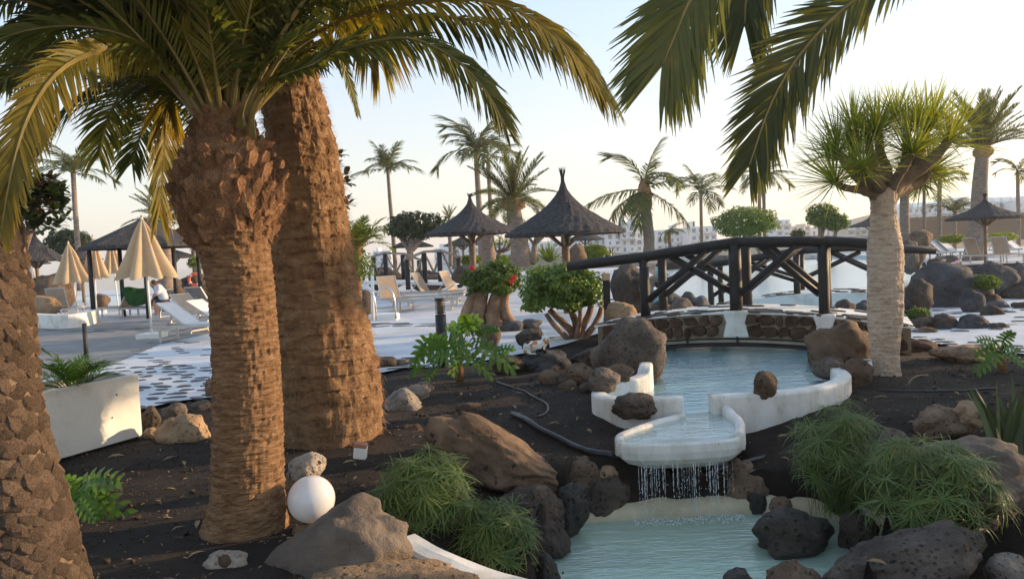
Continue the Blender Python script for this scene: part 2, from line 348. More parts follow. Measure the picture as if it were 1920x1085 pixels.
# ------------------------------------------------------------------ terrain
from mathutils.geometry import tessellate_polygon
def inpoly(x, y, poly):
    c = False; j = len(poly)-1
    for i in range(len(poly)):
        xi, yi = poly[i][0], poly[i][1]; xj, yj = poly[j][0], poly[j][1]
        if (yi > y) != (yj > y) and x < (xj-xi)*(y-yi)/(yj-yi)+xi: c = not c
        j = i
    return c
def pdist(x, y, poly):
    d = 1e9
    for i in range(len(poly)):
        ax, ay = poly[i-1][0], poly[i-1][1]; bx, by = poly[i][0], poly[i][1]
        ux, uy = bx-ax, by-ay; t = max(0, min(1, ((x-ax)*ux+(y-ay)*uy)/(ux*ux+uy*uy+1e-9)))
        d = min(d, (x-ax-ux*t)**2+(y-ay-uy*t)**2)
    return sqrt(d)
def sheet_mb(poly, z):
    vs = [V((p[0], p[1], z)) for p in poly]; return MB().add(vs, [tuple(t) for t in tessellate_polygon([vs])])
def up_fix(me):
    bm = bmesh.new(); bm.from_mesh(me); bmesh.ops.recalc_face_normals(bm, faces=bm.faces)
    if sum(f.normal.z*f.calc_area() for f in bm.faces) < 0: bmesh.ops.reverse_faces(bm, faces=bm.faces)
    bm.to_mesh(me); bm.free()
def xy(px, py, z=0): p = G(px, py, z); return (p.x, p.y)

ZW = 0.0          # pool water level
ZP = -0.62        # pond water level
TRAYL = [(1.60,6.95), (1.58,6.68), (1.28,6.50), (.95,6.30), (.80,6.13)]
pool_poly = [(.86,6.18),(.92,6.06),(1.76,6.06),(1.84,6.17),(1.92,6.55),(1.90,6.95),(2.2,6.97),(2.6,7.05),(3.1,7.3),(3.42,7.8),(3.6,8.6),(4.1,9.6),(4.75,10.6),
             (6.0,12.0),(6.9,14.3),(11.5,21.5),(17.5,29),(27,56),(11,57),(8.5,40),(5.3,28),(3.7,16),(2.35,12.0),(1.95,11.0),(1.75,9.9),(1.45,8.7),(1.35,8.45),(.98,7.75),(.92,7.35),(1.1,7.08),(1.60,7.0),(1.54,6.86),(1.25,6.62),(.98,6.36)]
pond_poly = [(-.05,4.3),(.03,4.9),(.12,5.35),(.28,5.85),(.45,6.12),(1.2,6.20),(2.0,6.20),(2.4,6.05),(2.62,5.7),(2.66,5.3),(2.5,4.95),(2.2,4.5),(1.8,3.9),(.4,3.8)]
lpool_poly = [xy(150,580), xy(345,574), xy(350,553), xy(150,557)]
mpool_poly = [xy(690,565), xy(760,562), xy(745,548), xy(690,550)]
tray_shadow = [(1.60,6.9),(1.20,6.58),(.93,6.33),(.82,6.15),(.9,5.9),(1.75,5.9),(1.88,6.15),(1.93,6.5),(1.9,6.9)]
def axis(a, segs):
    out = [a]
    for b, st in segs:
        n = max(1, int(round((b-out[-1])/st))); s0 = out[-1]
        out += [s0+(b-s0)*(i+1)/n for i in range(n)]
    return out
XS = axis(-300, [(-60,24),(-20,4),(-6,.7),(5.2,.11),(14,.5),(60,3.5),(300,24)])
YS = axis(.6, [(3.4,.4),(9.6,.11),(14,.3),(60,1.6),(90,4),(420,30)])
def ground_z(x, y):
    z = 0.0
    if y < 14 and -6 < x < 9:
        z += .035*nz((x*.8, y*.8, 3)) + .012*nz((x*5, y*5, 1), 1, 4)
    if x >= 4.5 and y < 6.7: z -= .30*min(1, (6.7-y)/1.5)
    if 1 < y < 9 and -2 < x < 4.5:
        i = inpoly(x, y, pond_poly); d = pdist(x, y, pond_poly)
        if i: return -.16 - min(1, d/.16)*.9
        if y > 6.05: z -= .16*max(0, 1-d/.9)
        else: z -= .46*max(0, 1-d/1.25)**.9
        if x > 1.0: z -= .30*min(1, max(0, (6.7-y)/1.5))*min(1, (x-1.0)/.8)
        if inpoly(x, y, pool_poly) : return -1.0 if not (y < 6.9 and x < 1.9) else -.45
        if pdist(x, y, pool_poly) < .05 and y > 6.95: z -= .1
        if y > 6.0: z -= .15*math.exp(-((x-2.0)**2+(y-6.75)**2)/.45)+.07*math.exp(-((x-1.2)**2+(y-6.75)**2)/.2)
        if inpoly(x, y, tray_shadow): z = min(z, -.36)
    elif inpoly(x, y, pool_poly): return -1.0
    elif y > 15 and pdist(x, y, pool_poly) < 1.0: return -1.0
    c = -6 - .09*y
    if y > 62 and x < c+25:
        k = min(1, (y-62)/12)*min(1, (c+25-x)/10); z -= 9*k
    return z
gv = [(x, y, ground_z(x, y)) for y in YS for x in XS]; nx = len(XS)
gf = []; gm = []
for j in range(len(YS)-1):
    for i in range(nx-1):
        a = j*nx+i; gf.append((a, a+1, a+1+nx, a+nx)); gm.append(1 if YS[j] > 20 else 0)
struct('ground', mesh_of('ground', gv, gf, None, True, [M_soil, M_sand], gm))
struct('sea', MB().add([(-2400,60,-4.2),(2400,60,-4.2),(2400,2400,-4.2),(-2400,2400,-4.2)], [(0,1,2,3)]), M_sea)

def basin(name, poly, zf, zt, matf, inset=0):
    mb = sheet_mb(poly, zf); n = len(poly)
    vs = [V((p[0], p[1], zf)) for p in poly]+[V((p[0], p[1], zt)) for p in poly]
    mb.add(vs, [(i, (i+1) % n, n+(i+1) % n, n+i) for i in range(n)])
    me = mb.mesh(name, matf); return struct(name, me, None)
basin('pool_floor', pool_poly[5:-3], -.75, -.02, M_poolpaint)
tray_floor = [(1.60,7.0),(1.86,7.0),(1.84,6.55),(1.80,6.17),(1.72,6.05),(.98,6.05),(.88,6.17),(.98,6.27),(1.28,6.44),(1.56,6.62)]
basin('pond_floor', pond_poly, -1.0, -.5, M_pondpaint)
def wsheet(name, poly, z, mat):
    me = sheet_mb(poly, z).mesh(name, mat); up_fix(me); return struct(name, me, None)
wsheet('pool_water', [(1.56,6.95)]+[(1.81,6.95)]+pool_poly[6:-4], ZW+.012, M_water)
wsheet('tray_water', [(1.56,6.95),(1.81,6.95)][::-1]+[(1.54,6.86),(1.25,6.62),(.98,6.36),(.86,6.18),(.92,6.06),(1.76,6.06),(1.84,6.17),(1.92,6.55),(1.90,6.9)], ZW+.012, M_clear)
wsheet('pond_water', pond_poly, ZP, M_pond)

# paving: white painted terrace with black stones set in it
terrace = [xy(-700,760), xy(60,765), xy(262,772), xy(330,756), xy(400,748), xy(560,728), xy(700,705), xy(760,693), xy(850,690), xy(930,675), xy(1000,662), xy(1060,648), xy(1130,625), (1.7,12.9), (2.6,13.6), (3.0,16), (4.4,28.5), (7.6,40), (10.2,58), (-2,60), (-45,60), (-45,20)]
me = sheet_mb([(p[0], p[1]) for p in terrace], .03).mesh('terrace', M_pav); up_fix(me)
terr = struct('terrace', me, None)
terrace_r = [(5.2,10.9), xy(1700,636), xy(1800,655), xy(1930,668), (30,10), (40,60), (28.2,57), (18.2,28), (12.4,21), (7.6,14)]
me = sheet_mb(terrace_r, .03).mesh('terrace', M_pav); up_fix(me); terr_r = struct('terrace', me, None)
path = [xy(40,700), xy(120,712), xy(215,685), xy(300,648), xy(420,622), xy(560,612), xy(560,600), xy(300,602), xy(60,612)]
me = sheet_mb(path, .034).mesh('path', M_path); up_fix(me); struct('path', me, None)
# small pool sits in a raised white rim on the terrace
mb = MB(); q = [V((*p, 0)) for p in lpool_poly]; ctr = sum(q, V())/4
wsheet('small_pool_water', [((p-ctr)*.97+ctr)[:2] for p in q], .06, M_water)
wsheet('small_pool_floor', [((p-ctr)*.98+ctr)[:2] for p in q], .045, M_poolpaint)
for i in range(4): mb.beam(q[i]+V((0,0,.06)), q[(i+1) % 4]+V((0,0,.06)), .35, .12)
struct('pool_rim', mb, M_white)

# paving stones: flat dark slabs a few millimetres proud of the white
STONES = []
for k in range(6):
    mb = MB(); n = 9; top = []; bot = []
    for i in range(n):
        a = 2*pi*i/n; r = 1+.42*rnd.uniform(-1, 1); x, y = cos(a)*r*.5, sin(a)*r*.5
        top.append((x*.93, y*.9, .5)); bot.append((x, y, -.5))
    mb.add(top+bot, [tuple(range(n))]+[(i, n+i, n+(i+1) % n, (i+1) % n) for i in range(n)])
    STONES.append(mb.mesh('paving_stone', M_pavstone))
def stone_at(parent, p, l, w, ang, h=.012):
    m = Matrix.Translation(V(p)-V(parent.location)) @ Matrix.Rotation(ang, 4, 'Z') @ Matrix.Diagonal((l, w, h, 1))
    return inst('paving_stone', rnd.choice(STONES), parent, m)
def scatter_px(parent, n, x0, x1, fy0, fy1, l, w, poly=None, z=.034, sep=1.0, ang=0):
    pts = []; tries = 0
    while len(pts) < n and tries < n*40:
        tries += 1; px = rnd.uniform(x0, x1); py = rnd.uniform(fy0(px), fy1(px)); g = G(px, py, z)
        if poly and not inpoly(g.x, g.y, poly): continue
        if any(abs((g.x-q.x)*cos(ang)+(g.y-q.y)*sin(ang)) < l*sep and abs(-(g.x-q.x)*sin(ang)+(g.y-q.y)*cos(ang)) < w*1.45*sep for q in pts): continue
        pts.append(g); stone_at(parent, g, l*rnd.uniform(.6, 1.1), w*rnd.uniform(.6, 1.2), ang+rnd.uniform(-.25, .25))
scatter_px(terr, 130, 225, 430, lambda x: 686, lambda x: 780, .26, .16, terrace, sep=.92)
scatter_px(terr, 20, 250, 420, lambda x: 640, lambda x: 686, .3, .12, terrace, sep=1.3)
scatter_px(terr, 34, 685, 880, lambda x: 606, lambda x: 612, .55, .2, terrace, sep=.8)
scatter_px(terr, 30, 740, 940, lambda x: 672-(x-740)*.05, lambda x: 692-(x-740)*.03, .3, .12, terrace, sep=.9)
scatter_px(terr, 20, 90, 400, lambda x: 616-(x-90)*.01, lambda x: 622, .6, .25, terrace, sep=.8)
scatter_px(terr, 16, 1090, 1150, lambda x: 560, lambda x: 575, .3, .14, None)
scatter_px(terr_r, 50, 1700, 1925, lambda x: 628+(x-1700)*.10, lambda x: 650+(x-1700)*.10, .28, .16, terrace_r, sep=.95)
scatter_px(terr_r, 22, 1760, 1925, lambda x: 570, lambda x: 625, .35, .2, terrace_r, sep=1.2)

# ------------------------------------------------------------------ basin rim, spout tray, pond wall
def wall_sweep(pts, w, zt, zb, n=40, taper=0, lin=False):
    """rounded-top wall along a polyline; pts (x, y[, ztop])"""
    q = [V((p[0], p[1], p[2] if len(p) > 2 else zt)) for p in pts]; mb = MB()
    if lin:
        m_ = len(q)-1; q = [q[min(int(i/n*m_), m_-1)].lerp(q[min(int(i/n*m_), m_-1)+1], i/n*m_-min(int(i/n*m_), m_-1)) for i in range(n+1)]
    else: q = bez(q, n)
    h = w/2
    for i, p in enumerate(q):
        t = q[min(i+1, n)]-q[max(i-1, 0)]; t.z = 0; t.normalize(); s_ = V((t.y, -t.x, 0))
        k = .02*nz((p.x*3, p.y*3, 0))
        e_ = min(.022, h*.5); row = [(-h-taper, zb), (-h, p.z-e_), (-h+e_*.8, p.z-.003), (0, p.z+.003+k*.4), (h-e_*.8, p.z-.003), (h, p.z-e_), (h+taper, zb)]
        for a, z in row: mb.v.append(V((p.x, p.y, z))+s_*(a+k*.4))
    m = 7
    for i in range(len(q)-1):
        for k in range(m-1):
            a = i*m+k; mb.f.append((a, a+1, a+m+1, a+m))
    mb.f.append(tuple(range(m))); mb.f.append(tuple(range((len(q)-1)*m, len(q)*m))[::-1])
    return mb
def fixn(o):
    bm = bmesh.new(); bm.from_mesh(o.data); bmesh.ops.recalc_face_normals(bm, faces=bm.faces); bm.to_mesh(o.data); bm.free(); return o
wt = thing('water_basin', 'white plastered basin with boat shaped spout tray pouring into the pond', 'water basin', (1.6,6.9,-.3))
mb = wall_sweep([(1.50,8.55,.27),(1.44,8.25,.27),(1.36,8.10,.20),(1.05,7.85,.18),(.86,7.55,.18),(.82,7.25,.18),(.96,7.03,.18),(1.20,6.98,.18),(1.555,6.96,.18)], .155, .18, -.45, 60)
o = fixn(sub('basin_wall', mb, M_basin, wt)); bevel(o, .012)
mb = wall_sweep([(1.815,6.96,.18),(2.3,6.97,.18),(2.7,7.06,.18),(3.1,7.30,.18),(3.38,7.66,.18),(3.55,8.2,.18)], .155, .18, -.5, 60)
o = fixn(sub('basin_wall', mb, M_basin, wt)); bevel(o, .012)
mb = wall_sweep([(1.54,6.87,.045),(1.25,6.62,.045),(.98,6.36,.04),(.845,6.20,.035),(.84,6.10,.02)], .075, .05, -.12, 30)
o = fixn(sub('spout_side', mb, M_basin, wt)); bevel(o, .012)
mb = wall_sweep([(1.93,6.87,.10),(1.94,6.70,.07),(1.93,6.45,.06),(1.87,6.22,.05),(1.83,6.12,.03)], .085, .05, -.12, 30)
o = fixn(sub('spout_side', mb, M_basin, wt)); bevel(o, .012)
# tray body: rings from the underside up to the lip
def ringpts(k, z):
    base = [(1.60,6.98),(1.46,6.84),(1.20,6.62),(.93,6.37),(.80,6.18),(.83,6.05),(.96,5.985),(1.3,5.96),(1.65,5.985),(1.78,6.03),(1.87,6.14),(1.95,6.4),(1.97,6.68),(1.92,6.98)]
    c = V((1.42,6.45,0)); return [c+(V((x, y, 0))-c)*k+V((0,0,z)) for x, y in base]
mb = MB(); rings = [ringpts(.66,-.25), ringpts(.88,-.19), ringpts(.97,-.14), ringpts(1.0,-.08), ringpts(.995,-.02), ringpts(.96,.0), ringpts(.88,-.02), ringpts(.8,-.03)]
m = len(rings[0])
for r in rings: mb.v += r
for j in range(len(rings)-1):
    for i in range(m): mb.f.append((j*m+i, j*m+(i+1) % m, (j+1)*m+(i+1) % m, (j+1)*m+i))
mb.f.append(tuple(range(m))); mb.f.append(tuple(range((len(rings)-1)*m, len(rings)*m))[::-1])
o = fixn(sub('spout_tray', mb, M_basin, wt)); bevel(o, .02, 3)
# channel floor
sub('channel_floor', MB().box((1.73,6.95,-.12), (.30,.5,.05)), M_basin, wt)
# pale wall along the pond
mb = MB(); q = bez([(.16,5.50,0),(.36,5.90,0),(.9,5.99,0),(1.4,6.0,0),(1.9,6.0,0),(2.36,5.88,0),(2.56,5.6,0),(2.6,5.3,0)], 60)
for i, p in enumerate(q):
    h = -.525+.035*nz((p.x*4, p.y*4, 5)); t = q[min(i+1, 60)]-q[max(i-1, 0)]; s_ = V((t.y, -t.x, 0)).normalized()
    for a, z in ((-.03,-1.0), (.0,ZP+.02), (-.04,h), (-.16,h+.02)): mb.v.append(V((p.x, p.y, z))+s_*(-a)*-1)
for i in range(60):
    for k in range(3): a = i*4+k; mb.f.append((a, a+1, a+5, a+4))
o = single('pond_wall', mb, M_cream, 'low cream wall lining the far side of the lower pond', 'pond wall', (1.4,6.1,ZP), smooth=True)
kq = [P(760,1005,4.5), P(800,1028,4.35), P(850,1050,4.2), (P(920,1078,4.05)), P(1000,1098,3.95)]
mb = wall_sweep([tuple(q) for q in kq], .17, -.4, -.8, 20)
fixn(single('pond_kerb', mb, M_white, 'white plastered kerb between the large grey boulder and the pond', 'kerb', (.1,4.8,-.4)))
# falling water
mb = MB()
for i in range(46):
    x = .96+.78*(i+rnd.random()*.9)/46; y = 5.99+rnd.uniform(-.015,.015); z = -.17; thick = rnd.choice([.0008,.0012,.0016,.0022,.003])
    if .28 < (i/46) < .34 or rnd.random() < .2: continue
    zend = ZP if rnd.random() < .7 else rnd.uniform(-.5, -.3)
    while z > zend:
        l = rnd.uniform(.02,.14) if z > -.35 else rnd.uniform(.008,.05)
        z2 = max(ZP, z-l); n = 4
        pts = [(x+rnd.uniform(-.002,.002), y-(-.17-z)*.02, z-(z-z2)*k/n) for k in range(n+1)]
        mb.tube(pts, [thick*.5, thick, thick*1.3, thick*1.2, thick*.4], 5, False); z = z2-rnd.uniform(.002, .03 if z < -.3 else .008)
    for _ in range(9):
        mb.ball((x+rnd.gauss(0,.012), y+rnd.gauss(0,.012), rnd.uniform(ZP, -.2)), rnd.uniform(.002,.0042), 5, 4, (1,1,1.4))
for _ in range(150): mb.ball((rnd.uniform(.95,1.75), 5.98+rnd.gauss(0,.05), ZP+abs(rnd.gauss(0,.04))), rnd.uniform(.002,.005), 5, 4)
o = struct('falling_water', mb, M_fall, True, 'stuff')
# ring of disturbed water foam under the fall
mb = MB()
for _ in range(260):
    p = V((rnd.uniform(.9,1.8), 5.93+rnd.gauss(0,.06), ZP+.004)); mb.ball(p, rnd.uniform(.004,.012), 6, 4, (1,1,.4))
o = struct('foam', mb, M_fall, True, 'stuff')

# ------------------------------------------------------------------ bridges
def bridge_main():
    a = V((.91,-.41,0)).normalized(); p = V((a.y, -a.x, 0))*-1; c = V((3.27,10.9,0)); W = 1.22
    R = thing('footbridge', 'dark timber railed arched footbridge with stone faced deck over the channel', 'bridge', c)
    zd = lambda t: .585-.042*t*t
    T = [-3.6+7.2*i/24 for i in range(25)]
    def slab(s0, s1, zt, zb, mat, name, t0=-3.6, t1=3.6, n=24):
        mb = MB()
        for i in range(n+1):
            t = t0+(t1-t0)*i/n
            for s_, z in ((s0, zt), (s1, zt), (s1, zb), (s0, zb)): mb.v.append(c+a*t+p*s_+V((0,0,zd(t)+z)))
        for i in range(n):
            for k in range(4): mb.f.append((i*4+k, i*4+(k+1) % 4, i*4+4+(k+1) % 4, i*4+4+k))
        mb.f += [(0,1,2,3), (n*4+3,n*4+2,n*4+1,n*4)]
        return fixn(sub(name, mb, mat, R))
    slab(-.12, W+.12, 0, -.028, M_white, 'deck', -2.15, 2.3)
    slab(-.09, .10, -.03, -.38, M_mortar, 'face_mortar', -2.1, 2.25); slab(W-.10, W+.09, -.03, -.38, M_mortar, 'face_mortar', -2.1, 2.25)
    slab(-.02, W+.02, -.385, -.47, M_wood, 'deck_beam', -2.2, 2.2)
    slab(-.12, -.05, -.40, -.44, M_steel_dull, 'steel_channel', -2.0, 2.0); slab(-.13,-.03,-.455,-.50, M_wood, 'lower_beam', -2.1, 2.1)
    for t in (-.7, .02, 1.0): sub('bracket', MB().box(c+a*t+p*-.14+V((0,0,zd(t)-.41)), (.03,.03,.12), Matrix.Rotation(-.42,3,'Z')), M_wood, R)
    # face stones: uneven slabs standing proud of the mortar
    t = -2.5
    cols = []
    for row, (z0, z1) in enumerate(((-.04,-.19), (-.18,-.36))):
        t = -2.05+rnd.random()*.1
        while t < 2.15:
            w = rnd.uniform(.10,.24); tm = t+w/2
            if not (-.14 < tm < .16 or .02 < abs(tm-1.22) < 0.0):
                zc = (z0+z1)/2+rnd.uniform(-.012,.012); hh = abs(z1-z0)*rnd.uniform(.8,1.08); n = 8; mb = MB(); fr = []; bk = []
                for i in range(n):
                    an = 2*pi*i/n+.3; r = 1+.2*rnd.uniform(-1,1); x = max(-1, min(1, 1.25*cos(an)))*w*.5*r; z = max(-1, min(1, 1.25*sin(an)))*hh*.5*r
                    fr.append(c+a*(tm+x*.86)+p*(-.125-rnd.uniform(0,.02))+V((0,0,zd(tm)+zc+z*.86))); bk.append(c+a*(tm+x)+p*(-.088)+V((0,0,zd(tm)+zc+z)))
                mb.add(fr+bk, [tuple(range(n))]+[(i, n+i, n+(i+1) % n, (i+1) % n) for i in range(n)])
                fixn(sub('face_stone', mb, M_stone_face, R))
            t += w*1.02+rnd.uniform(.0,.02)
    for t, w in ((0,.17),(1.19,.14)):
        mb = MB(); mb.v = [c+a*(t+x*k)+p*y+V((0,0,zd(t)+z)) for z, k in ((.02,1.0),(-.15,.72),(-.37,1.0 if t == 0 else .9)) for x, y in ((-w*1.1,-.15),(w*1.1,-.15),(w*1.1,.0),(-w*1.1,.0))]
        for j in range(2):
            for k in range(4): mb.f.append((j*4+k, j*4+(k+1) % 4, j*4+4+(k+1) % 4, j*4+4+k))
        mb.f += [(0,1,2,3),(8,9,10,11)]; bevel(fixn(sub('plaster_pad', mb, M_white, R)), .03)
    # deck stones
    for i in range(120):
        t = rnd.uniform(-2.05,2.2); s_ = rnd.choice((rnd.uniform(-.11,-.02), rnd.uniform(-.08,.35), rnd.uniform(-.08,1.25))); q = c+a*t+p*s_+V((0,0,zd(t)+.004))
        m = Matrix.Translation(q-c) @ Matrix.Rotation(-.42, 4, 'Z') @ Matrix.Rotation(.084*t, 4, 'Y') @ Matrix.Rotation(rnd.uniform(-.3,.3), 4, 'Z') @ Matrix.Diagonal((rnd.uniform(.12,.26), rnd.uniform(.08,.14), .03, 1))
        inst('paving_stone', rnd.choice(STONES), R, m)
    rail = [(-2.55,1.40),(-1.35,1.50),(0,1.66),(1.19,1.62),(1.95,1.53)]
    def zr(t):
        for (t0,z0),(t1,z1) in zip(rail, rail[1:]):
            if t0 <= t <= t1: return z0+(z1-z0)*(t-t0)/(t1-t0)
        return 1.3
    for side in (0.0, W):
        o_ = p*side
        # handrail logs
        pts = [c+a*t+o_+V((0,0,z-.065)) for t, z in rail]
        for q0, q1 in zip(pts, pts[1:]):
            d = (q1-q0).normalized(); mid = [q0-d*.03, q0+(q1-q0)*.3, q0+(q1-q0)*.7, q1+d*.03]
            sub('handrail_log', MB().tube(mid, [.078,.082,.08,.078], 12, True, .05), M_wood, R, True)
        for t in (-1.35, 0, 1.19):
            b = c+a*t+o_+V((0,0,zd(t)-(.18 if side == 0 and t > .5 else .02))); e = c+a*t+o_+V((0,0,zr(t)-.10)); r = .092 if t == 0 else .075
            sub('post', MB().tube([b, b.lerp(e,.33), b.lerp(e,.66), e], [r*1.02, r, r*.98, r*.97], 14, True, .03), M_wood, R, True)
        for t0, t1 in ((-1.35,0),(0,1.19)):
            w = t1-t0
            for k, (ta, tb, za, zb_) in enumerate(((t0+.06, t0+w*.72, .26, -.12), (t0+w*.30, t1-.06, -.12, .28))):
                A = c+a*ta+o_+p*(.04*(k*2-1))+V((0,0,(zd(ta)+za) if za > 0 else zr(ta)+za)); B = c+a*tb+o_+p*(.04*(k*2-1))+V((0,0,(zd(tb)+zb_) if zb_ > 0 else zr(tb)+zb_))
                sub('brace', MB().tube([A, A.lerp(B,.5), B], [.052,.05,.048], 10, True, .04), M_wood, R, True)
    return R
M_steel_dull = pmat('dull_steel', [(.3, (.22,.19,.15)), (.7, (.34,.30,.25))], rough=.5, bump=.1, metal=.4)
bridge_main()
def bridge_back():
    a = V((.9,-.43,0)).normalized(); p = V((.43,.9,0)).normalized(); c = V((4.8,18,0)); W = 1.35
    R = thing('footbridge', 'second dark railed footbridge with white humped deck beyond the stone faced one', 'bridge', c)
    zd = lambda t: .37-.05*(t-2.6)**2
    mb = MB(); n = 20
    for i in range(n+1):
        t = -1+6.6*i/n
        for s_, z in ((-.15,0),(W+.15,0),(W+.15,-.3),(-.15,-.3)): mb.v.append(c+a*t+p*s_+V((0,0,max(-.25,zd(t)+z))))
    for i in range(n):
        for k in range(4): mb.f.append((i*4+k, i*4+(k+1) % 4, i*4+4+(k+1) % 4, i*4+4+k))
    fixn(sub('deck', mb, M_white, R))
    for i in range(60):
        t = rnd.uniform(-.8,5); s_ = rnd.uniform(-.1,1.3); q = a*t+p*s_+V((0,0,zd(t)+.004))
        inst('paving_stone', rnd.choice(STONES), R, Matrix.Translation(q) @ Matrix.Rotation(-.44+rnd.uniform(-.3,.3), 4, 'Z') @ Matrix.Rotation(.1*(t-2.6), 4, 'Y') @ Matrix.Diagonal((.25,.15,.03,1)))
    ts = [0,1.95,4.0]
    for side in (0, W):
        o_ = p*side; rp = [(-1.35,.62),(0,1.08),(1.95,1.33),(3.2,1.36),(4.75,1.22)]
        for (t0,z0),(t1,z1) in zip(rp, rp[1:]): sub('handrail_log', MB().tube([c+a*t0+o_+V((0,0,z0)), c+a*t1+o_+V((0,0,z1))], .08, 10), M_wood, R, True)
        for t in ts: sub('post', MB().tube([c+a*t+o_+V((0,0,zd(t)-.3)), c+a*t+o_+V((0,0,zd(t)+1.0))], .075, 10), M_wood, R, True)
        for t0, t1 in zip(ts, ts[1:]):
            w = t1-t0
            sub('brace', MB().tube([c+a*(t0+.05)+o_+V((0,0,zd(t0)+.3)), c+a*(t0+w*.65)+o_+V((0,0,zd(t0+w*.65)+.9))], .045, 8), M_wood, R, True)
            sub('brace', MB().tube([c+a*(t0+w*.35)+o_+p*.06+V((0,0,zd(t0+w*.35)+.9)), c+a*(t1-.05)+o_+p*.06+V((0,0,zd(t1)+.3))], .045, 8), M_wood, R, True)
bridge_back()
M_wood_grey = pmat('weathered_wood', [(.3, (.20,.15,.12)), (.7, (.36,.29,.23))], scale=6, rough=.85, bump=.4)
def bridge_far():
    R = thing('footbridge', 'small weathered wooden footbridge with zigzag railings behind the beige loungers', 'bridge', P(790,520,31))
    for rail, Y in (([(757,487),(795,472),(828,470),(865,483)], 30), ([(696,482),(722,474),(760,476),(790,488)], 33)):
        pts = [P(x, y, Y) for x, y in rail]
        for q0, q1 in zip(pts, pts[1:]): sub('handrail_log', MB().beam(q0, q1, .14, .10), M_wood_grey, R)
        for k, f in enumerate((.05,.33,.62,.95)):
            i = min(2, int(f*3)); u = f*3-i; q = pts[i].lerp(pts[i+1], u); sub('post', MB().tube([q-V((0,0,1.25)), q-V((0,0,.05))], .10, 8), M_wood, R, True)
        for k in range(6):
            u0, u1 = k/6*3, (k+1)/6*3
            f = lambda u: pts[min(2, int(u))].lerp(pts[min(2, int(u))+1], u-min(2, int(u)))
            A, B = f(u0), f(u1)
            if k % 2: A = A-V((0,0,.85))
            else: B = B-V((0,0,.85))
            sub('brace', MB().tube([A, B], .045, 6), M_wood_grey, R, True)
    A, B = P(700,520,33), P(865,520,30)
    sub('deck', MB().beam(A-V((0,0,.2)), B-V((0,0,.2)), 1.6, .12), M_white, R)
bridge_far()
# ------------------------------------------------------------------ rocks
ROCKM = {}
def rock_mesh(seed, sub_=3, ang=.5, name='rock'):
    bm = bmesh.new(); bmesh.ops.create_icosphere(bm, subdivisions=sub_, radius=1)
    o = V((seed*7.3, seed*3.1, seed*5.7)); rr = random.Random(seed)
    pl = []
    for _ in range(9):
        d = V((rr.gauss(0,1), rr.gauss(0,1), rr.gauss(0,1))).normalized(); pl.append((d, rr.uniform(.62,.95)))
    for v in bm.verts:
        n = v.co.normalized(); r = 1.0
        for d, h in pl:
            k = n.dot(d)
            if k > 0: r = min(r, (1-ang)*r+ang*h/k) if h/k < r else r
        r *= 1+.30*noise.fractal(n*1.1+o, 1, 2, 3)+.07*noise.fractal(n*5+o, 1, 2, 4)*(.5 if ang <= .3 else 1)
        if sub_ >= 4 and ang > .3: r += -.05*max(0, noise.noise(n*9+o)-.15)*3*.5+.02*noise.noise(n*22+o)
        v.co = n*r
    xs = [v.co.x for v in bm.verts]; ys = [v.co.y for v in bm.verts]; zs = [v.co.z for v in bm.verts]
    c = V(((max(xs)+min(xs))/2, (max(ys)+min(ys))/2, (max(zs)+min(zs))/2)); s_ = V((2/(max(xs)-min(xs)), 2/(max(ys)-min(ys)), 2/(max(zs)-min(zs))))
    for v in bm.verts: v.co = V(((v.co.x-c.x)*s_.x, (v.co.y-c.y)*s_.y, (v.co.z-c.z)*s_.z))
    me = bpy.data.meshes.new(name); bm.to_mesh(me); bm.free()
    me.polygons.foreach_set('use_smooth', [True]*len(me.polygons)); return me
RSEED = [11]
def rock(x0, y0, x1, y1, kind, label, Y=None, z=0, dep=.8, lean=0, name='boulder', cat='rock', ext=.18, group=None, ang=.5, rot=None, sink=None, shear=0, wedge=0):
    cx = (x0+x1)/2
    if Y is None: Y = G(cx, y1, z).y
    c = P(cx, (y0+y1)/2, Y); w = (x1-x0)/FPX*Y; h = (y1-y0)/FPX*Y
    e = h*ext; c.z -= e/2; h += e; d = w*dep
    RSEED[0] += 1; big = (x1-x0)
    me = rock_mesh(RSEED[0], 5 if big > 170 else (4 if big > 60 else 3), ang, name)
    if wedge:
        for v in me.vertices:
            k = max(0, -v.co.x if wedge > 0 else v.co.x)
            if v.co.z > -.6: v.co.z = -.6+(v.co.z+.6)*(1-abs(wedge)*k**1.2)
        mz = max(v.co.z for v in me.vertices); mn = min(v.co.z for v in me.vertices)
        for v in me.vertices: v.co.z = (v.co.z-mn)*2/(mz-mn)-1
    if shear:
        for v in me.vertices: v.co.x += shear*(v.co.z+.3*v.co.z*abs(v.co.z))
        mx = max(v.co.x for v in me.vertices); mn = min(v.co.x for v in me.vertices)
        for v in me.vertices: v.co.x = (v.co.x-(mx+mn)/2)*2/(mx-mn)
    M = Matrix.Rotation(lean, 3, 'Y') @ Matrix.Diagonal((w/2, d/2, h/2))
    # keep the silhouette inside its box when it leans
    if lean:
        vs = [M @ v.co for v in me.vertices]; sx = (w/2)/max(abs(v.x) for v in vs); sz = (h/2)/max(abs(v.z) for v in vs)
        M = Matrix.Diagonal((sx, 1, sz)) @ M
    for v in me.vertices: v.co = M @ v.co
    me.materials.append(M_rk[kind]); o = bpy.data.objects.new(name, me); C.objects.link(o); o.location = c
    # move origin to the base
    for v in me.vertices: v.co.z += h/2
    o.location.z -= h/2
    return tag(o, label, cat, group)
R_ = rock
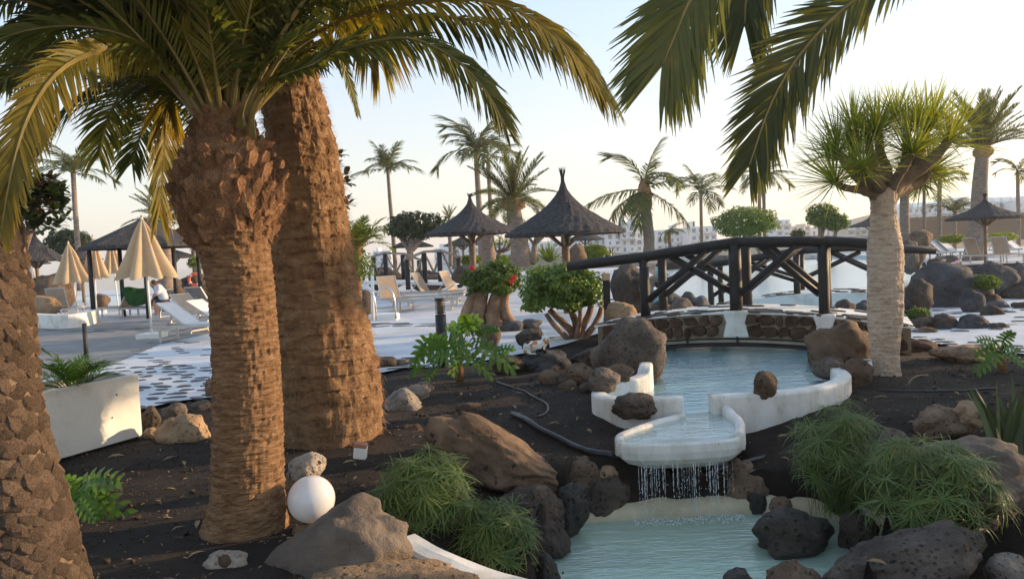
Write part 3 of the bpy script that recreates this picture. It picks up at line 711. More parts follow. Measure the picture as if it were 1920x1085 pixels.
# foreground
R_(486,934,778,1125,'smooth','large smooth grey brown boulder in front of the white globe lamp',Y=4.05,shear=.15,wedge=.45,ang=.3)
R_(500,1058,905,1130,'tan','flat tan slab of rock along the bottom edge below the large smooth boulder',Y=3.75,dep=.4,ang=.4)
R_(380,1030,468,1090,'pale','pale flat stone with a knob on top, alone on the dark gravel',Y=3.95,ang=.4)
R_(408,1038,436,1062,'brown','small brown knob of rock sitting on the pale flat stone',Y=3.9,name='small_rock')
R_(536,846,612,902,'pale','porous grey rock on the gravel just behind the white globe lamp',Y=5.2)
R_(541,978,612,1028,'tan','square tan stone under the white globe lamp',Y=4.4,name='stone_block',ang=.8)
R_(792,768,1045,915,'smoothb','long brown ridge shaped boulder behind the papyrus clumps',Y=6.0,shear=-.35,wedge=-.75,dep=.5)
R_(716,726,792,788,'pale','pale pitted rock at the foot of the thick palm trunk',Y=7.9)
R_(742,720,806,752,'pale','flat pale rock behind the pitted one beside the thick palm',Y=8.4)
R_(768,714,814,742,'grey','small rounded grey rock, furthest of the pale rocks beside the thick palm',Y=8.8,name='small_rock')
R_(740,794,800,826,'brown','small brown rock on gravel left of the ridge shaped boulder',Y=6.9,name='small_rock')
R_(853,754,905,786,'brown','small reddish brown rock behind the ridge shaped boulder',Y=7.6,name='small_rock')
R_(1008,864,1048,892,'tan','orange tan stone between ridge boulder and round brown boulder',Y=6.2,name='small_rock')
R_(1036,852,1128,912,'brown','rounded brown boulder on the pond bank left of the spout',Y=6.2)
R_(1080,886,1182,966,'dark','dark wet boulder in the pond bank directly below the round brown one',Y=6.15)
R_(1020,900,1110,1000,'wet','steep wet black rock at the left corner of the pond',Y=5.75,lean=.4)
R_(905,908,1080,1030,'dark','long dark rock between the papyrus and the pond',Y=5.5,lean=.3)
R_(1000,1036,1052,1095,'wet','small wet black rock at the pond edge beside the lower papyrus clump',Y=4.8)
R_(1186,868,1268,970,'dark','wet rock behind the waterfall, left one',Y=6.3,ang=.7)
R_(1262,872,1352,972,'dark','wet rock behind the middle of the waterfall',Y=6.32,ang=.7)
R_(1336,862,1440,966,'brown','dark brown rock under the right end of the spout tray',Y=6.25,ang=.7)
R_(1425,866,1512,965,'brown','dark rock in the pond bank between the spout and the right papyrus',Y=6.3,ang=.7)
R_(1396,920,1440,976,'wet','small wet rock at the water line below the dark bank rocks',Y=6.05,name='small_rock')
R_(1412,944,1568,1034,'wet','low black boulder standing in the right side of the pond',Y=5.3,ang=.4)
R_(1572,958,1650,1036,'dark','dark rock with pale water line at the right pond edge under the papyrus',Y=5.25)
R_(1536,978,1842,1130,'grey','big pitted grey brown boulder in the lower right foreground',Y=4.25,ang=.55,shear=.4,dep=.6)
R_(1432,1050,1545,1120,'brown','brown rock cut by the bottom edge left of the big pitted boulder',Y=4.3)
R_(1352,1064,1418,1110,'wet','small black rock breaking the pond surface at the bottom edge',Y=4.7,z=ZP)
R_(1842,1034,1935,1110,'pale','pale pitted rock in the bottom right corner',Y=4.2)
R_(1690,820,1960,968,'smooth','huge smooth brown grey boulder behind the right papyrus clump',Y=5.15,ang=.3)
R_(1714,760,1836,822,'brown','flat brown rock on the gravel behind the right papyrus clumps',Y=6.2)
R_(1786,748,1852,802,'tan','tan split rock leaning beside the spiky aloe',Y=6.1,lean=.5)
R_(1640,800,1700,850,'grey','grey rock showing between the two right papyrus clumps',Y=5.9)
# rocks by the planter
R_(288,774,398,852,'tan','rounded tan boulder beside the white planter',Y=6.9,ang=.3)
R_(264,760,304,802,'dark','dark rock touching the right corner of the planter',Y=7.4)
R_(268,800,300,830,'tan','small tan stone between planter and rounded tan boulder',Y=7.05,name='small_rock')
R_(244,824,304,864,'brown','brown stone below the right end of the planter',Y=6.85,name='small_rock')
R_(205,838,250,872,'brown','second stone under the planter front',Y=6.7,name='small_rock')
R_(150,850,208,884,'dark','dark stone under the left half of the planter front',Y=6.5,name='small_rock')
R_(306,754,352,784,'grey','grey rock against the paving behind the rounded tan boulder',Y=8.0,name='small_rock')
R_(348,750,402,776,'grey','flat grey rock on the paving edge left of the ringed palm trunk',Y=8.3,name='small_rock')
R_(384,708,406,752,'brown','upright rust coloured rock half hidden by the ringed palm trunk',Y=9.0,name='small_rock')
# on and beside the basin
R_(1101,688,1164,732,'grey','round brown stone set on the corner of the white basin wall',Y=7.45,ang=.2,ext=.1)
R_(1128,681,1190,712,'brown','low brown stone behind the round one on the basin wall',Y=7.95,ang=.2)
R_(1144,734,1230,786,'dark','dark faceted rock hanging over the left basin wall',Y=6.88,ext=0,dep=.6)
R_(1412,694,1460,748,'brown','upright pointed brown stone standing on the right basin wall',Y=6.92,ang=.6,ext=.05)
R_(1108,592,1252,722,'grey','tallest dark grey pitted boulder at the left end of the stone bridge',Y=8.9,lean=-.1,ang=.35,dep=.7)
R_(1058,680,1120,716,'brown','low brown rock on gravel left of the tallest pitted boulder',Y=8.7)
R_(1008,692,1050,723,'brown','small brown stone alone on gravel below the cat',Y=8.9,name='small_rock')
R_(918,664,985,702,'brown','brown rock behind the large philodendron, left of the cat boulder',Y=9.9)
R_(972,652,1074,702,'bluegrey','broad dark boulder just below the cat',Y=10.0,ang=.3)
R_(1068,650,1132,690,'dark','dark rock under the sloping ramp right of the cat boulder',Y=10.2)
R_(966,614,1030,658,'dark','dark rock right behind the cat',Y=11.3)
R_(972,597,1018,620,'bluegrey','flat grey rock between the two shaped shrubs',Y=15.2,name='small_rock')
R_(936,600,982,622,'bluegrey','low grey rock at the foot of the thick bonsai trunk',Y=15.0,name='small_rock')
R_(900,610,940,650,'brown','brown rock just behind the philodendron leaves',Y=12.0,name='small_rock')
R_(1122,620,1190,668,'brown','reddish brown rock behind the tallest pitted boulder',Y=10.6)
R_(1130,564,1202,616,'tan','brown topped rock right of the round shrub under the railing',Y=12.8)
R_(1144,492,1218,585,'grey','big porous grey boulder behind the left bridge post',Y=14.5,ang=.4)
R_(1216,560,1262,604,'dark','dark rock between the two left bridge posts',Y=14.0)
R_(1240,548,1282,584,'bluegrey','grey rock behind the left brace of the bridge',Y=14.6)
R_(1274,546,1306,572,'bluegrey','small round grey rock, topmost of the heap behind the bridge brace',Y=15.2,name='small_rock')
R_(1250,558,1302,596,'grey','rounded grey rock in front of the heap behind the bridge brace',Y=13.6)
R_(1292,554,1332,592,'bluegrey','pointed blue grey rock at the waterline left of the second bridge',Y=13.8)
R_(1340,566,1368,584,'dark','dark rock at the foot of the second bridge post',Y=17.3,name='small_rock')
R_(1510,600,1640,694,'smoothb','large brown boulder at the right end of the stone bridge',Y=9.3,ang=.3)
R_(1522,668,1582,706,'grey','round grey stone at the right end of the basin wall',Y=8.25,ang=.15)
R_(1574,670,1638,730,'brown','round brown stone left of the pale dragon tree trunk',Y=8.0,ang=.2)
R_(1596,562,1640,606,'bluegrey','grey boulder left of the dragon tree behind the bridge deck',Y=13.5)
R_(1690,490,1850,596,'bluegrey','largest dark lava boulder right of the dragon tree',Y=16.0,ang=.8,dep=.6)
R_(1706,590,1760,624,'dark','dark rock below the lava boulder beside the low green plant',Y=12.5)
R_(1738,586,1800,630,'dark','dark square rock below the middle of the lava boulder',Y=12.4)
R_(1788,588,1862,636,'bluegrey','rounded grey boulder on the white paving at right',Y=12.2,ang=.25)
R_(1812,488,1905,552,'bluegrey','upright grey boulder with a sloping right side near the raised deck',Y=17.5)
R_(1822,548,1880,580,'dark','dark rock under the low green cushion plant',Y=15.6)
R_(1884,524,1960,572,'dark','dark boulder cut by the right edge near the deck',Y=17)
R_(1846,562,1892,590,'bluegrey','small grey rock at the foot of the right boulders',Y=15.2,name='small_rock')
R_(1742,645,1856,678,'brown','long flat brown stone lying on gravel near the philodendron at right',Y=9.3,ang=.3)
R_(1640,598,1700,640,'brown','brown rock behind the dragon tree trunk',Y=11.5)
R_(1690,636,1760,662,'brown','low brown rock at the edge of the stone strip right of the dragon tree',Y=10.4)
R_(1700,430,1752,462,'brown','dark flat topped rock balanced like a table right of the dragon tree',Y=26,ang=.9,name='table_rock')
R_(1706,458,1738,500,'brown','rock column carrying the flat topped table rock',Y=26.2,ang=.7)
R_(1690,448,1722,505,'grey','tall narrow rock right behind the dragon tree trunk',Y=24)
R_(1736,484,1768,510,'dark','dark rock behind the pink flowers',Y=22,name='small_rock')
R_(42,512,142,588,'brown','wide brown boulder behind the left closed parasol',Y=30,ang=.3)
R_(56,552,112,590,'tan','tan striped rock on top of the low white wall',Y=24)
R_(676,664,716,692,'dark','dark low rock at the right foot of the thick palm',Y=10.2,name='small_rock')
R_(700,668,745,690,'dark','small dark rock on the paving edge right of the thick palm',Y=10.8,name='small_rock')
R_(728,672,782,690,'grey','flat grey rock on the paving edge left of the bollard light',Y=11,name='small_rock')
R_(170,550,206,575,'brown','brown rock between the closed parasol poles',Y=30,name='small_rock')
R_(330,512,400,560,'dark','dark rock bank carrying the orange life ring',Y=36)
R_(286,520,345,556,'dark','dark rock behind the seated person',Y=35)
R_(845,496,900,530,'dark','smooth dark boulder beside the weathered footbridge',Y=27)
R_(690,500,760,540,'dark','dark rocks under the weathered footbridge, left heap',Y=34)
R_(770,505,850,545,'dark','dark rock under the middle of the weathered footbridge',Y=33.5)
R_(655,535,700,590,'dark','dark rock behind the pool handrail beside the thick palm',Y=20)
R_(1062,455,1100,492,'brown','brown rock between the large thatched parasol and the bridge rail',Y=26)
R_(1330,478,1372,492,'bluegrey','low pointed rock on the far edge of the big pool',Y=58)
R_(1228,484,1290,506,'dark','dark rock bank on the far left edge of the big pool',Y=50)

for x0, y0, x1, y1, k_, Y, lab in (
 (1700,520,1752,584,'dark',14.8,'dark jagged rock at the left foot of the lava boulder'),
 (1796,540,1846,594,'bluegrey',14.6,'jagged rock at the right foot of the lava boulder'),
 (1838,572,1886,604,'dark',14.0,'low dark rock between the cushion plant and the white paving'),
 (1752,478,1800,506,'grey',24,'small grey rock behind the top of the lava boulder'),
 (1886,490,1926,530,'bluegrey',19,'grey rock at the right edge below the deck edge'),
 (1870,580,1908,604,'grey',14.2,'small pale grey rock lying on the white paving at right'),
 (1712,612,1756,636,'brown',11.9,'brown rock half under the square dark rock'),
 (1852,604,1900,640,'dark',12.0,'dark rock right of the rounded grey boulder on the paving'),
 (1900,560,1945,590,'dark',15.0,'dark rock cut by the right edge above the paving'),
 (1184,640,1236,690,'dark',9.6,'dark rock wedged behind the tallest pitted boulder'),
 (1560,560,1604,602,'dark',12.8,'dark rock just behind the right bridge post'),
 (1045,712,1082,734,'brown',8.5,'small brown stone on gravel left of the basin corner'),
 (1085,716,1110,736,'dark',8.2,'tiny dark stone touching the basin corner'),
 (660,655,690,672,'grey',11.4,'small grey stone behind the foot of the thickest palm'),
 (1118,870,1160,905,'tan',6.15,'tan stone beside the left end of the waterfall'),
 (1440,930,1490,962,'brown',6.0,'small brown stone at the far right end of the pond wall')):
    R_(x0,y0,x1,y1,k_,lab,Y=Y,ang=.7)
# ------------------------------------------------------------------ fronds
def frond_mb(pts, L0, n=60, w=.012, vee=.3, droop=.12, a0=70, a1=28, start=.12, r0=.022, r1=.004, sidebend=0, seed=0, face=0, tip=.45, base=.5, rseg=5, twist=0, jit=.08, fseg=3):
    rr = random.Random(seed); q = bez(pts, 24) if len(pts) < 20 else pts; m = len(q)-1
    mb = MB(); rk = MB(); rk.tube(q, [r0+(r1-r0)*(i/m)**.7+(r0*.8*max(0, 1-i/m*7)) for i in range(m+1)], rseg)
    for i in range(n):
        u = start+(1-start)*(i+.5)/n; f = u*m; k = min(int(f), m-1); t = f-k
        p0 = q[k].lerp(q[k+1], t); T = (q[k+1]-q[k]).normalized()
        sd = T.cross(V((0,0,1)))
        if sd.length < .15: sd = T.cross(V((.3,.9,.1)))
        sd.normalize()
        if face:
            sc_ = T.cross((V((0,0,EYE))-p0).normalized()).normalized(); sc_ = sc_ if sc_.z*T.x <= 0 else sc_; sd = (sd*(1-face)+sc_*face).normalized()
        if twist: sd = Matrix.Rotation(twist*u, 3, T) @ sd
        Nn = sd.cross(T).normalized()
        pr = base+(1-base)*min(1, (u-start)/.25) if u < start+.25 else 1-(1-tip)*((u-start-.25)/(1-start-.25))**2
        l = L0*pr*rr.uniform(.9,1.06); a = radians(a0+(a1-a0)*u+rr.uniform(-7,7))
        for s_ in (-1, 1):
            vv = vee*rr.uniform(.5,1.4)
            d = (T*cos(a)+sd*s_*sin(a)*cos(vv)+Nn*sin(a)*sin(vv)).normalized()
            d += V((rr.gauss(0,jit), rr.gauss(0,jit), rr.gauss(0,jit)))*.5
            wv = (T-d*T.dot(d)).normalized()
            wv = (wv+Nn*rr.uniform(-.5,.5)).normalized()
            ps = [p0]; 
            for j in range(1, fseg+1):
                x = j/fseg; ps.append(p0+d*l*x-V((0,0,1))*droop*l*x*x*rr.uniform(.8,1.2))
            ws = [w*.55]+[w*(1-.25*(j/fseg)) for j in range(1, fseg)]+[w*.08]
            mb.strip(ps, ws, wv)
    return mb, rk
def add_frond(root, mat, pts, L0, lab=None, **kw):
    mb, rk = frond_mb(pts, L0, **kw)
    off = V(root.location); nv = len(rk.v); k = len(rk.f); rk.add(mb.v, mb.f)
    me = mesh_of('frond', [v-off for v in rk.v], rk.f, None, False, [M_rachis, mat], [0]*k+[1]*(len(rk.f)-k))
    return sub('frond', me, None, root, label=lab)
def arch(root, az, el, Lf, bend, n=14, side=0):
    """points of an arching frond: start azimuth az (0=+x), elevation el, total bend downward"""
    pts = [V(root)]; p = V(root); ds = Lf/n
    for i in range(n):
        e = el-bend*((i+.5)/n)**1.3; a = az+side*(i/n)
        p = p+V((cos(a)*cos(e), sin(a)*cos(e), sin(e)))*ds; pts.append(p)
    return pts

# ---- middle ringed palm
def outline_rings(rows, Y, step=.018):
    """rows: (py, cx, hw) -> list of (centre, radius) resampled"""
    pr = [(P(cx, py, Y), hw/FPX*Y) for py, cx, hw in rows]
    pr.sort(key=lambda t: t[0].z); out = []; z = pr[0][0].z
    cs = bez([V((c.x, r, c.z)) for c, r in pr], 400)
    while z < pr[-1][0].z:
        q = min(cs, key=lambda v: abs(v.z-z)); out.append((V((q.x, Y, z)), q.y)); z += step
    return out
TY = 4.5
mp = thing('palm_tree', 'nearer ringed palm trunk with a swollen boot of leaf bases and arching fronds', 'palm tree', (G(462,995).x, TY, 0))
rows = [(1030,458,96),(1000,458,88),(975,460,78),(940,464,70),(900,465,67),(830,465,66),(760,464,64),(700,463,62),(640,460,61),(560,454,60),(500,446,62),(460,436,68),(430,432,80)]
rings = outline_rings(rows, TY, .0115); seg = 84; mb = MB()
rr = random.Random(3); roff = 0
for i, (c, r) in enumerate(rings):
    z = c.z
    for k in range(seg):
        a = 2*pi*k/seg; n_ = V((cos(a), sin(a), 0))
        zz = z+.018*nz((cos(a)*2, sin(a)*2, z*2.5))
        ph = zz/.033; saw = ph-math.floor(ph)
        ridge = (.009*(1-saw)**1.2)*(.55+.7*abs(nz((cos(a)*3, sin(a)*3, math.floor(ph)*.7))))*1.2
        crack = -.008*max(0, nz((cos(a)*7, sin(a)*7, math.floor(ph)*1.7))*2.2-.4)
        rough = .009*nz((cos(a)*7, sin(a)*7, z*14), 1, 3)
        mb.v.append(c+n_*(r-.006+ridge+crack+rough))
for i in range(len(rings)-1):
    for k in range(seg): a = i*seg+k; b = i*seg+(k+1) % seg; mb.f.append((a, b, b+seg, a+seg))
sub('trunk', mb, M_bark_ring, mp)
boot_rows = [(455,434,68),(435,431,80),(412,430,91),(380,430,101),(345,431,103),(312,431,96),(285,427,80),(262,422,62),(235,420,52),(200,420,47)]
br = outline_rings(boot_rows, TY, .03); mb = MB()
for i, (c, r) in enumerate(br):
    for k in range(40):
        a = 2*pi*k/40; mb.v.append(c+V((cos(a), sin(a), 0))*(r*.90+.02*nz((cos(a)*4, sin(a)*4, c.z*8), 1, 4)))
for i in range(len(br)-1):
    for k in range(40): a = i*40+k; b = i*40+(k+1) % 40; mb.f.append((a, b, b+40, a+40))
mb.f.append(tuple((len(br)-1)*40+k for k in range(40)))
sub('boot', mb, M_bark_fib, mp, True)
BASES = []
for s_ in range(5):
    rr = random.Random(50+s_); mb = MB()
    # chopped leaf base: wedge, x = width, y = outward, z = up
    pr = [(-.25,-.1,-.75),(.25,-.1,-.75),(.62,0,-.05),(.2,0,.6),(-.2,0,.6),(-.62,0,-.05)]
    outr = [(-.08,.35,-.35),(.08,.35,-.35),(.34,.62,.12),(.16,.78,.5),(-.16,.78,.5),(-.34,.62,.12)]
    j = lambda p: (p[0]+rr.uniform(-.1,.1), p[1]+rr.uniform(-.12,.12), p[2]+rr.uniform(-.1,.1))
    mb.add([j(p) for p in pr]+[j(p) for p in outr], [(i, (i+1) % 6, 6+(i+1) % 6, 6+i) for i in range(6)]+[(6,7,8,9,10,11)])
    BASES.append(mb.mesh('leaf_base', M_leafbase))
row = 0
for zi in range(13):
    u = zi/12; idx = int(u*(len(br)-1)); c, r = br[idx]; r *= .9; nper = max(8, int(2*pi*r/.085))
    for k in range(nper):
        if rnd.random() < .12: continue
        a = 2*pi*(k+.5*(zi % 2))/nper+rnd.uniform(-.08,.08)
        s_ = .070*rnd.uniform(.65,1.25)
        M = Matrix.Translation(c+V((cos(a)*r*.97, sin(a)*r*.97, rnd.uniform(-.01,.01)))-V(mp.location)) @ Matrix.Rotation(a-pi/2, 4, 'Z') @ Matrix.Rotation(rnd.uniform(-.3,.6), 4, 'X') @ Matrix.Rotation(rnd.uniform(-.35,.35), 4, 'Y') @ Matrix.Diagonal((s_, s_*rnd.uniform(.7,1.3), s_*1.1, 1))
        inst('leaf_base', rnd.choice(BASES), mp, M)
# fibres and hair round the boot and the bark
mb = MB()
for _ in range(4500):
    u = rnd.random(); c, r = br[int(u*(len(br)-1))]; a = rnd.uniform(0, 2*pi); n_ = V((cos(a), sin(a), 0)); p0 = c+n_*r*.95
    d = (n_*rnd.uniform(.2,1)+V((-n_.y, n_.x, 0))*rnd.uniform(-1,1)+V((0,0,rnd.uniform(-1,1)))).normalized(); l = rnd.uniform(.02,.075)
    mb.strip([p0, p0+d*l*.6, p0+d*l-V((0,0,l*.2))], [.0018,.0015,.0004], V((-n_.y, n_.x, .3)).normalized())
for _ in range(900):
    c, r = rnd.choice(rings); a = rnd.uniform(0, 2*pi); n_ = V((cos(a), sin(a), 0)); p0 = c+n_*r*.99
    l = rnd.uniform(.008,.025); mb.strip([p0, p0+(n_+V((0,0,rnd.uniform(-1,.6)))).normalized()*l], [.002,.0004], V((-n_.y, n_.x, 0)))
sub('bark_fibre', mb, M_leafbase, mp, kind='stuff')
top = br[-1][0]; TR = br[-1][1]
def st(a): return top+V((cos(a)*TR*.5, sin(a)*TR*.5, -.12))
def pxc(lst): return [P(x, y, Y) for x, y, Y in lst]
def FR(lst, L0, mat=M_frond, root=mp, **kw):
    kw.setdefault('face', .4); L0 *= .78; return add_frond(root, mat, pxc(lst), L0, **kw)
# fronds followed from the photograph, each at its own depth
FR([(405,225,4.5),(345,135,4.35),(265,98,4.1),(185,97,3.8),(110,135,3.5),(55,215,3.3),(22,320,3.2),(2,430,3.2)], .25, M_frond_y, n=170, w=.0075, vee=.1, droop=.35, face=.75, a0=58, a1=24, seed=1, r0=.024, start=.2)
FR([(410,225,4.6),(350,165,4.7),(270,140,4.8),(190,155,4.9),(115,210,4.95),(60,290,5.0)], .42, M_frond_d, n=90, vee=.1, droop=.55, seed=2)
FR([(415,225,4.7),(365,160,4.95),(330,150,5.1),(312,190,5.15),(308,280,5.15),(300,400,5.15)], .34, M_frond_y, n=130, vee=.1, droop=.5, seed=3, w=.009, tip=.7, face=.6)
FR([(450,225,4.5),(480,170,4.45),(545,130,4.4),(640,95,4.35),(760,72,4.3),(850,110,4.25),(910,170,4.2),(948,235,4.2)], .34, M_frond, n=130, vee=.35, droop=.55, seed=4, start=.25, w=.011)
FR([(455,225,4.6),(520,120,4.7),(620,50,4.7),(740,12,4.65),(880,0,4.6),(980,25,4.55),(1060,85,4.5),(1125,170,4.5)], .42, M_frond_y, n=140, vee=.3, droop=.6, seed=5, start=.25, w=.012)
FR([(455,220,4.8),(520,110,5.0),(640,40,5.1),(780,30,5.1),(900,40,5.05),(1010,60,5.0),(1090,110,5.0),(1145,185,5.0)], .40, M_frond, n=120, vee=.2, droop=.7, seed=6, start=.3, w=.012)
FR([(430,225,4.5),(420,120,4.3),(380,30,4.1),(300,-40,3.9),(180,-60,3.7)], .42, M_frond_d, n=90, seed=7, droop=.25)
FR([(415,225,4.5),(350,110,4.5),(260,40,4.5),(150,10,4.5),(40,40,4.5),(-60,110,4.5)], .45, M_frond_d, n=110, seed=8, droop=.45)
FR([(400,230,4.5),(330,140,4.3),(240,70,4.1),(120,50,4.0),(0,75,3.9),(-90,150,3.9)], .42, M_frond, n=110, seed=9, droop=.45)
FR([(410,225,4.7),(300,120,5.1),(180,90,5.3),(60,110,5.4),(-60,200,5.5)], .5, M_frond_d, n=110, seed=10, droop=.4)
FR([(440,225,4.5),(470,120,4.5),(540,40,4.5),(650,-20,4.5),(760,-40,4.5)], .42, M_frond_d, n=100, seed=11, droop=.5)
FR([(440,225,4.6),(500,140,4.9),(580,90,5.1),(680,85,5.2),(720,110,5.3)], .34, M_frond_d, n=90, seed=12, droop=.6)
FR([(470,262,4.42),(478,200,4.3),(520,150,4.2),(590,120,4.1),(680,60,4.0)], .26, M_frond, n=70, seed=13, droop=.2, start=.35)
FR([(450,235,4.4),(455,200,4.3),(480,150,4.25),(520,100,4.2),(600,40,4.2)], .26, M_frond, n=70, seed=14, droop=.2, start=.35)
def hangs(pts):
    # would the frond hang across the open view between the trunks and the dragon tree?
    for p in pts[3:]:
        q = CM.transposed() @ (p-V((0,0,EYE)))
        if q.z < -.3:
            px, py = CX-q.x/q.z*FPX, CY+q.y/q.z*FPX
            if 470 < px < 1900 and py > 105: return True
            if -50 < px <= 470 and py > 330: return True
    return False
rr = random.Random(21)
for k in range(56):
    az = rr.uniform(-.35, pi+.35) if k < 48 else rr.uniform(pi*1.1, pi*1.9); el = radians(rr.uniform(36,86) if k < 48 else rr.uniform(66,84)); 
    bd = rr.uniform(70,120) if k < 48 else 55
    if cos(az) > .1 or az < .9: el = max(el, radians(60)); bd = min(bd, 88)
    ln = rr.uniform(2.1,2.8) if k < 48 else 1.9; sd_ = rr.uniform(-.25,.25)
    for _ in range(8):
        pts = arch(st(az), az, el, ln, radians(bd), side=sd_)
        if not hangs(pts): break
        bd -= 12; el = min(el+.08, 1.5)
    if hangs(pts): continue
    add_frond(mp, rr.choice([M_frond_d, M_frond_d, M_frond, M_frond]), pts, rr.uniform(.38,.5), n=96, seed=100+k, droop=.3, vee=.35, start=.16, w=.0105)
# short stiff spears and bare petioles in the heart of the crown
for k in range(26):
    az = rr.uniform(0, 2*pi); el = radians(rr.uniform(48,80)); pts = arch(st(az), az, el, rr.uniform(.55,1.0), radians(18))
    add_frond(mp, rr.choice([M_frond_y, M_frond]), pts, .22, n=26, seed=200+k, droop=.05, vee=.5, start=.3, w=.007, r0=.02)

# ---- thick palm behind
BY = 6.7
bp = thing('palm_tree', 'thickest palm trunk with rough orange brown bark, behind the ringed one', 'palm tree', (G(620,850).x, BY, 0))
rows = [(880,618,100),(850,618,98),(800,622,96),(760,622,94),(700,616,93),(620,604,90),(560,595,81),(480,586,75),(400,578,71),(300,568,66),(200,553,58),(130,545,50),(0,530,44),(-120,520,42)]
rings = outline_rings(rows, BY, .02); seg = 110; mb = MB()
for i, (c, r) in enumerate(rings):
    z = c.z
    for k in range(seg):
        a = 2*pi*k/seg; n_ = V((cos(a), sin(a), 0)); zz = z+.05*nz((cos(a)*1.5, sin(a)*1.5, z*1.2)); ph = zz/.12; rw = math.floor(ph); fz = ph-rw
        ua = a/(2*pi)*17+.5*(rw % 2)+.25*nz((cos(a)*2, sin(a)*2, rw*2.1)); fa = ua-math.floor(ua); ce = (math.floor(ua)*12.9+rw*78.2) % 1
        edge = min(fz, 1-fz)*.12; edge2 = min(fa, 1-fa)*2*pi*r/17
        crack = -.016*math.exp(-(edge/.010)**2)-.008*math.exp(-(edge2/.010)**2)
        low = 1.0 if z > .35 else .2
        mb.v.append(c+n_*(r-.01+crack*low+.009*(ce-.5)+.026*nz((cos(a)*4*r/.4, sin(a)*4, z*4.5), 1, 5)+.012*(1-fz)))
for i in range(len(rings)-1):
    for k in range(seg): a = i*seg+k; b = i*seg+(k+1) % seg; mb.f.append((a, b, b+seg, a+seg))
sub('trunk', mb, M_bark_fib, bp)
mb = MB()
for _ in range(7000):
    c, r = rnd.choice(rings); a = rnd.uniform(-pi, pi)
    n_ = V((cos(a), sin(a), 0)); p0 = c+n_*r*rnd.uniform(.97,1.0); dn = -.9 if c.z < .8 else -.3
    d = (n_*rnd.uniform(.3,1)+V((-n_.y, n_.x, 0))*rnd.uniform(-.6,.6)+V((0,0,rnd.uniform(-1,.7)+dn))).normalized(); l = rnd.uniform(.02,.09 if c.z > .8 else .12)
    mb.strip([p0, p0+d*l*.6+n_*l*.1, p0+d*l-V((0,0,l*.3))], [.0035,.003,.0005], V((-n_.y, n_.x, .4)).normalized())
sub('bark_fibre', mb, M_bark_fib, bp, kind='stuff')
btop = rings[-1][0]
FRB = lambda lst, L0, mat=M_frond_y, **kw: FR(lst, L0, mat, root=bp, **kw)
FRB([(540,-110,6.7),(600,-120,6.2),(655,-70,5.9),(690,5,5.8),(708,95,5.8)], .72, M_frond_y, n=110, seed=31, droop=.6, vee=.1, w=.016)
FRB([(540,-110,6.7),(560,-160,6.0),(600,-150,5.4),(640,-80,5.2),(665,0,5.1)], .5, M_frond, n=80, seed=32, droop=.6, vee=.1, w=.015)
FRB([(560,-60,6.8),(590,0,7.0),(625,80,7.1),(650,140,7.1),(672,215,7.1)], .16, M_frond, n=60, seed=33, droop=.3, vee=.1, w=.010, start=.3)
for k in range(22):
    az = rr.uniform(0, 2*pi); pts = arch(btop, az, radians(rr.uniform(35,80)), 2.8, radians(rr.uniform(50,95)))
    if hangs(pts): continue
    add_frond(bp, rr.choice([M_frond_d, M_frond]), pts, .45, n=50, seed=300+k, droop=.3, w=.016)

# ---- left leaning palm with diamond scales
LY = 3.5
lp = thing('palm_tree', 'leaning palm trunk with overlapping diamond scales at the left edge', 'palm tree', (P(50,1100,LY).x, LY, 0))
rows = [(1160,68,112),(1085,50,108),(960,25,100),(860,2,93),(740,-20,88),(600,-30,86),(500,-42,84),(430,-50,82),(300,-90,78),(150,-140,75),(0,-190,72),(-100,-220,70)]
rings = outline_rings(rows, LY, .03); mb = MB(); seg = 48
for i, (c, r) in enumerate(rings):
    for k in range(seg):
        a = 2*pi*k/seg; mb.v.append(c+V((cos(a), sin(a), 0))*(r*.92+.012*nz((cos(a)*5, sin(a)*5, c.z*9), 1, 4)))
for i in range(len(rings)-1):
    for k in range(seg): a = i*seg+k; b = i*seg+(k+1) % seg; mb.f.append((a, b, b+seg, a+seg))
sub('trunk', mb, M_bark_dark, lp, True)
SC = []
for s_ in range(6):
    rr = random.Random(80+s_); mb = MB(); j = lambda x, y, z: (x+rr.uniform(-.09,.09), y+rr.uniform(-.1,.1), z+rr.uniform(-.09,.09))
    mb.add([j(-.6,0,0), j(-.3,.12,-.55), j(.3,.12,-.55), j(.6,0,0), j(.25,.0,.6), j(-.25,.0,.6), j(0,.36,-.15), j(-.32,.30,-.05), j(.32,.30,-.05), j(0,.30,-.42), j(0,.22,.3)],
           [(0,1,7),(1,9,7),(1,2,9),(2,8,9),(2,3,8),(3,4,8),(4,10,8),(4,5,10),(5,7,10),(5,0,7),(7,9,6),(9,8,6),(8,10,6),(10,7,6)])
    SC.append(mb.mesh('bark_scale', M_bark_dark))
items = []; zi = 0; z = rings[0][0].z
while z < rings[-1][0].z:
    c, r = min(rings, key=lambda t: abs(t[0].z-z)); n_ = int(2*pi*r/.088)
    for k in range(n_):
        a = 2*pi*(k+.5*(zi % 2))/n_+rnd.uniform(-.06,.06); p0 = c+V((cos(a)*r*.9, sin(a)*r*.9, 0)); items.append((p0, a, rnd.choice(SC), rnd.uniform(.070,.092)))
    z += .046; zi += 1
def vis(it):
    p0, a = it[0], it[1]; q = p0-V((0,0,EYE)); px = CX+FPX*q.x/q.y; f = -(sin(a)*q.y+cos(a)*q.x)
    return f > -.1 and px > -40 and p0.z < 2.2
items.sort(key=lambda t: (not vis(t), (t[0]-V((0,0,EYE))).length)); rest = MB()
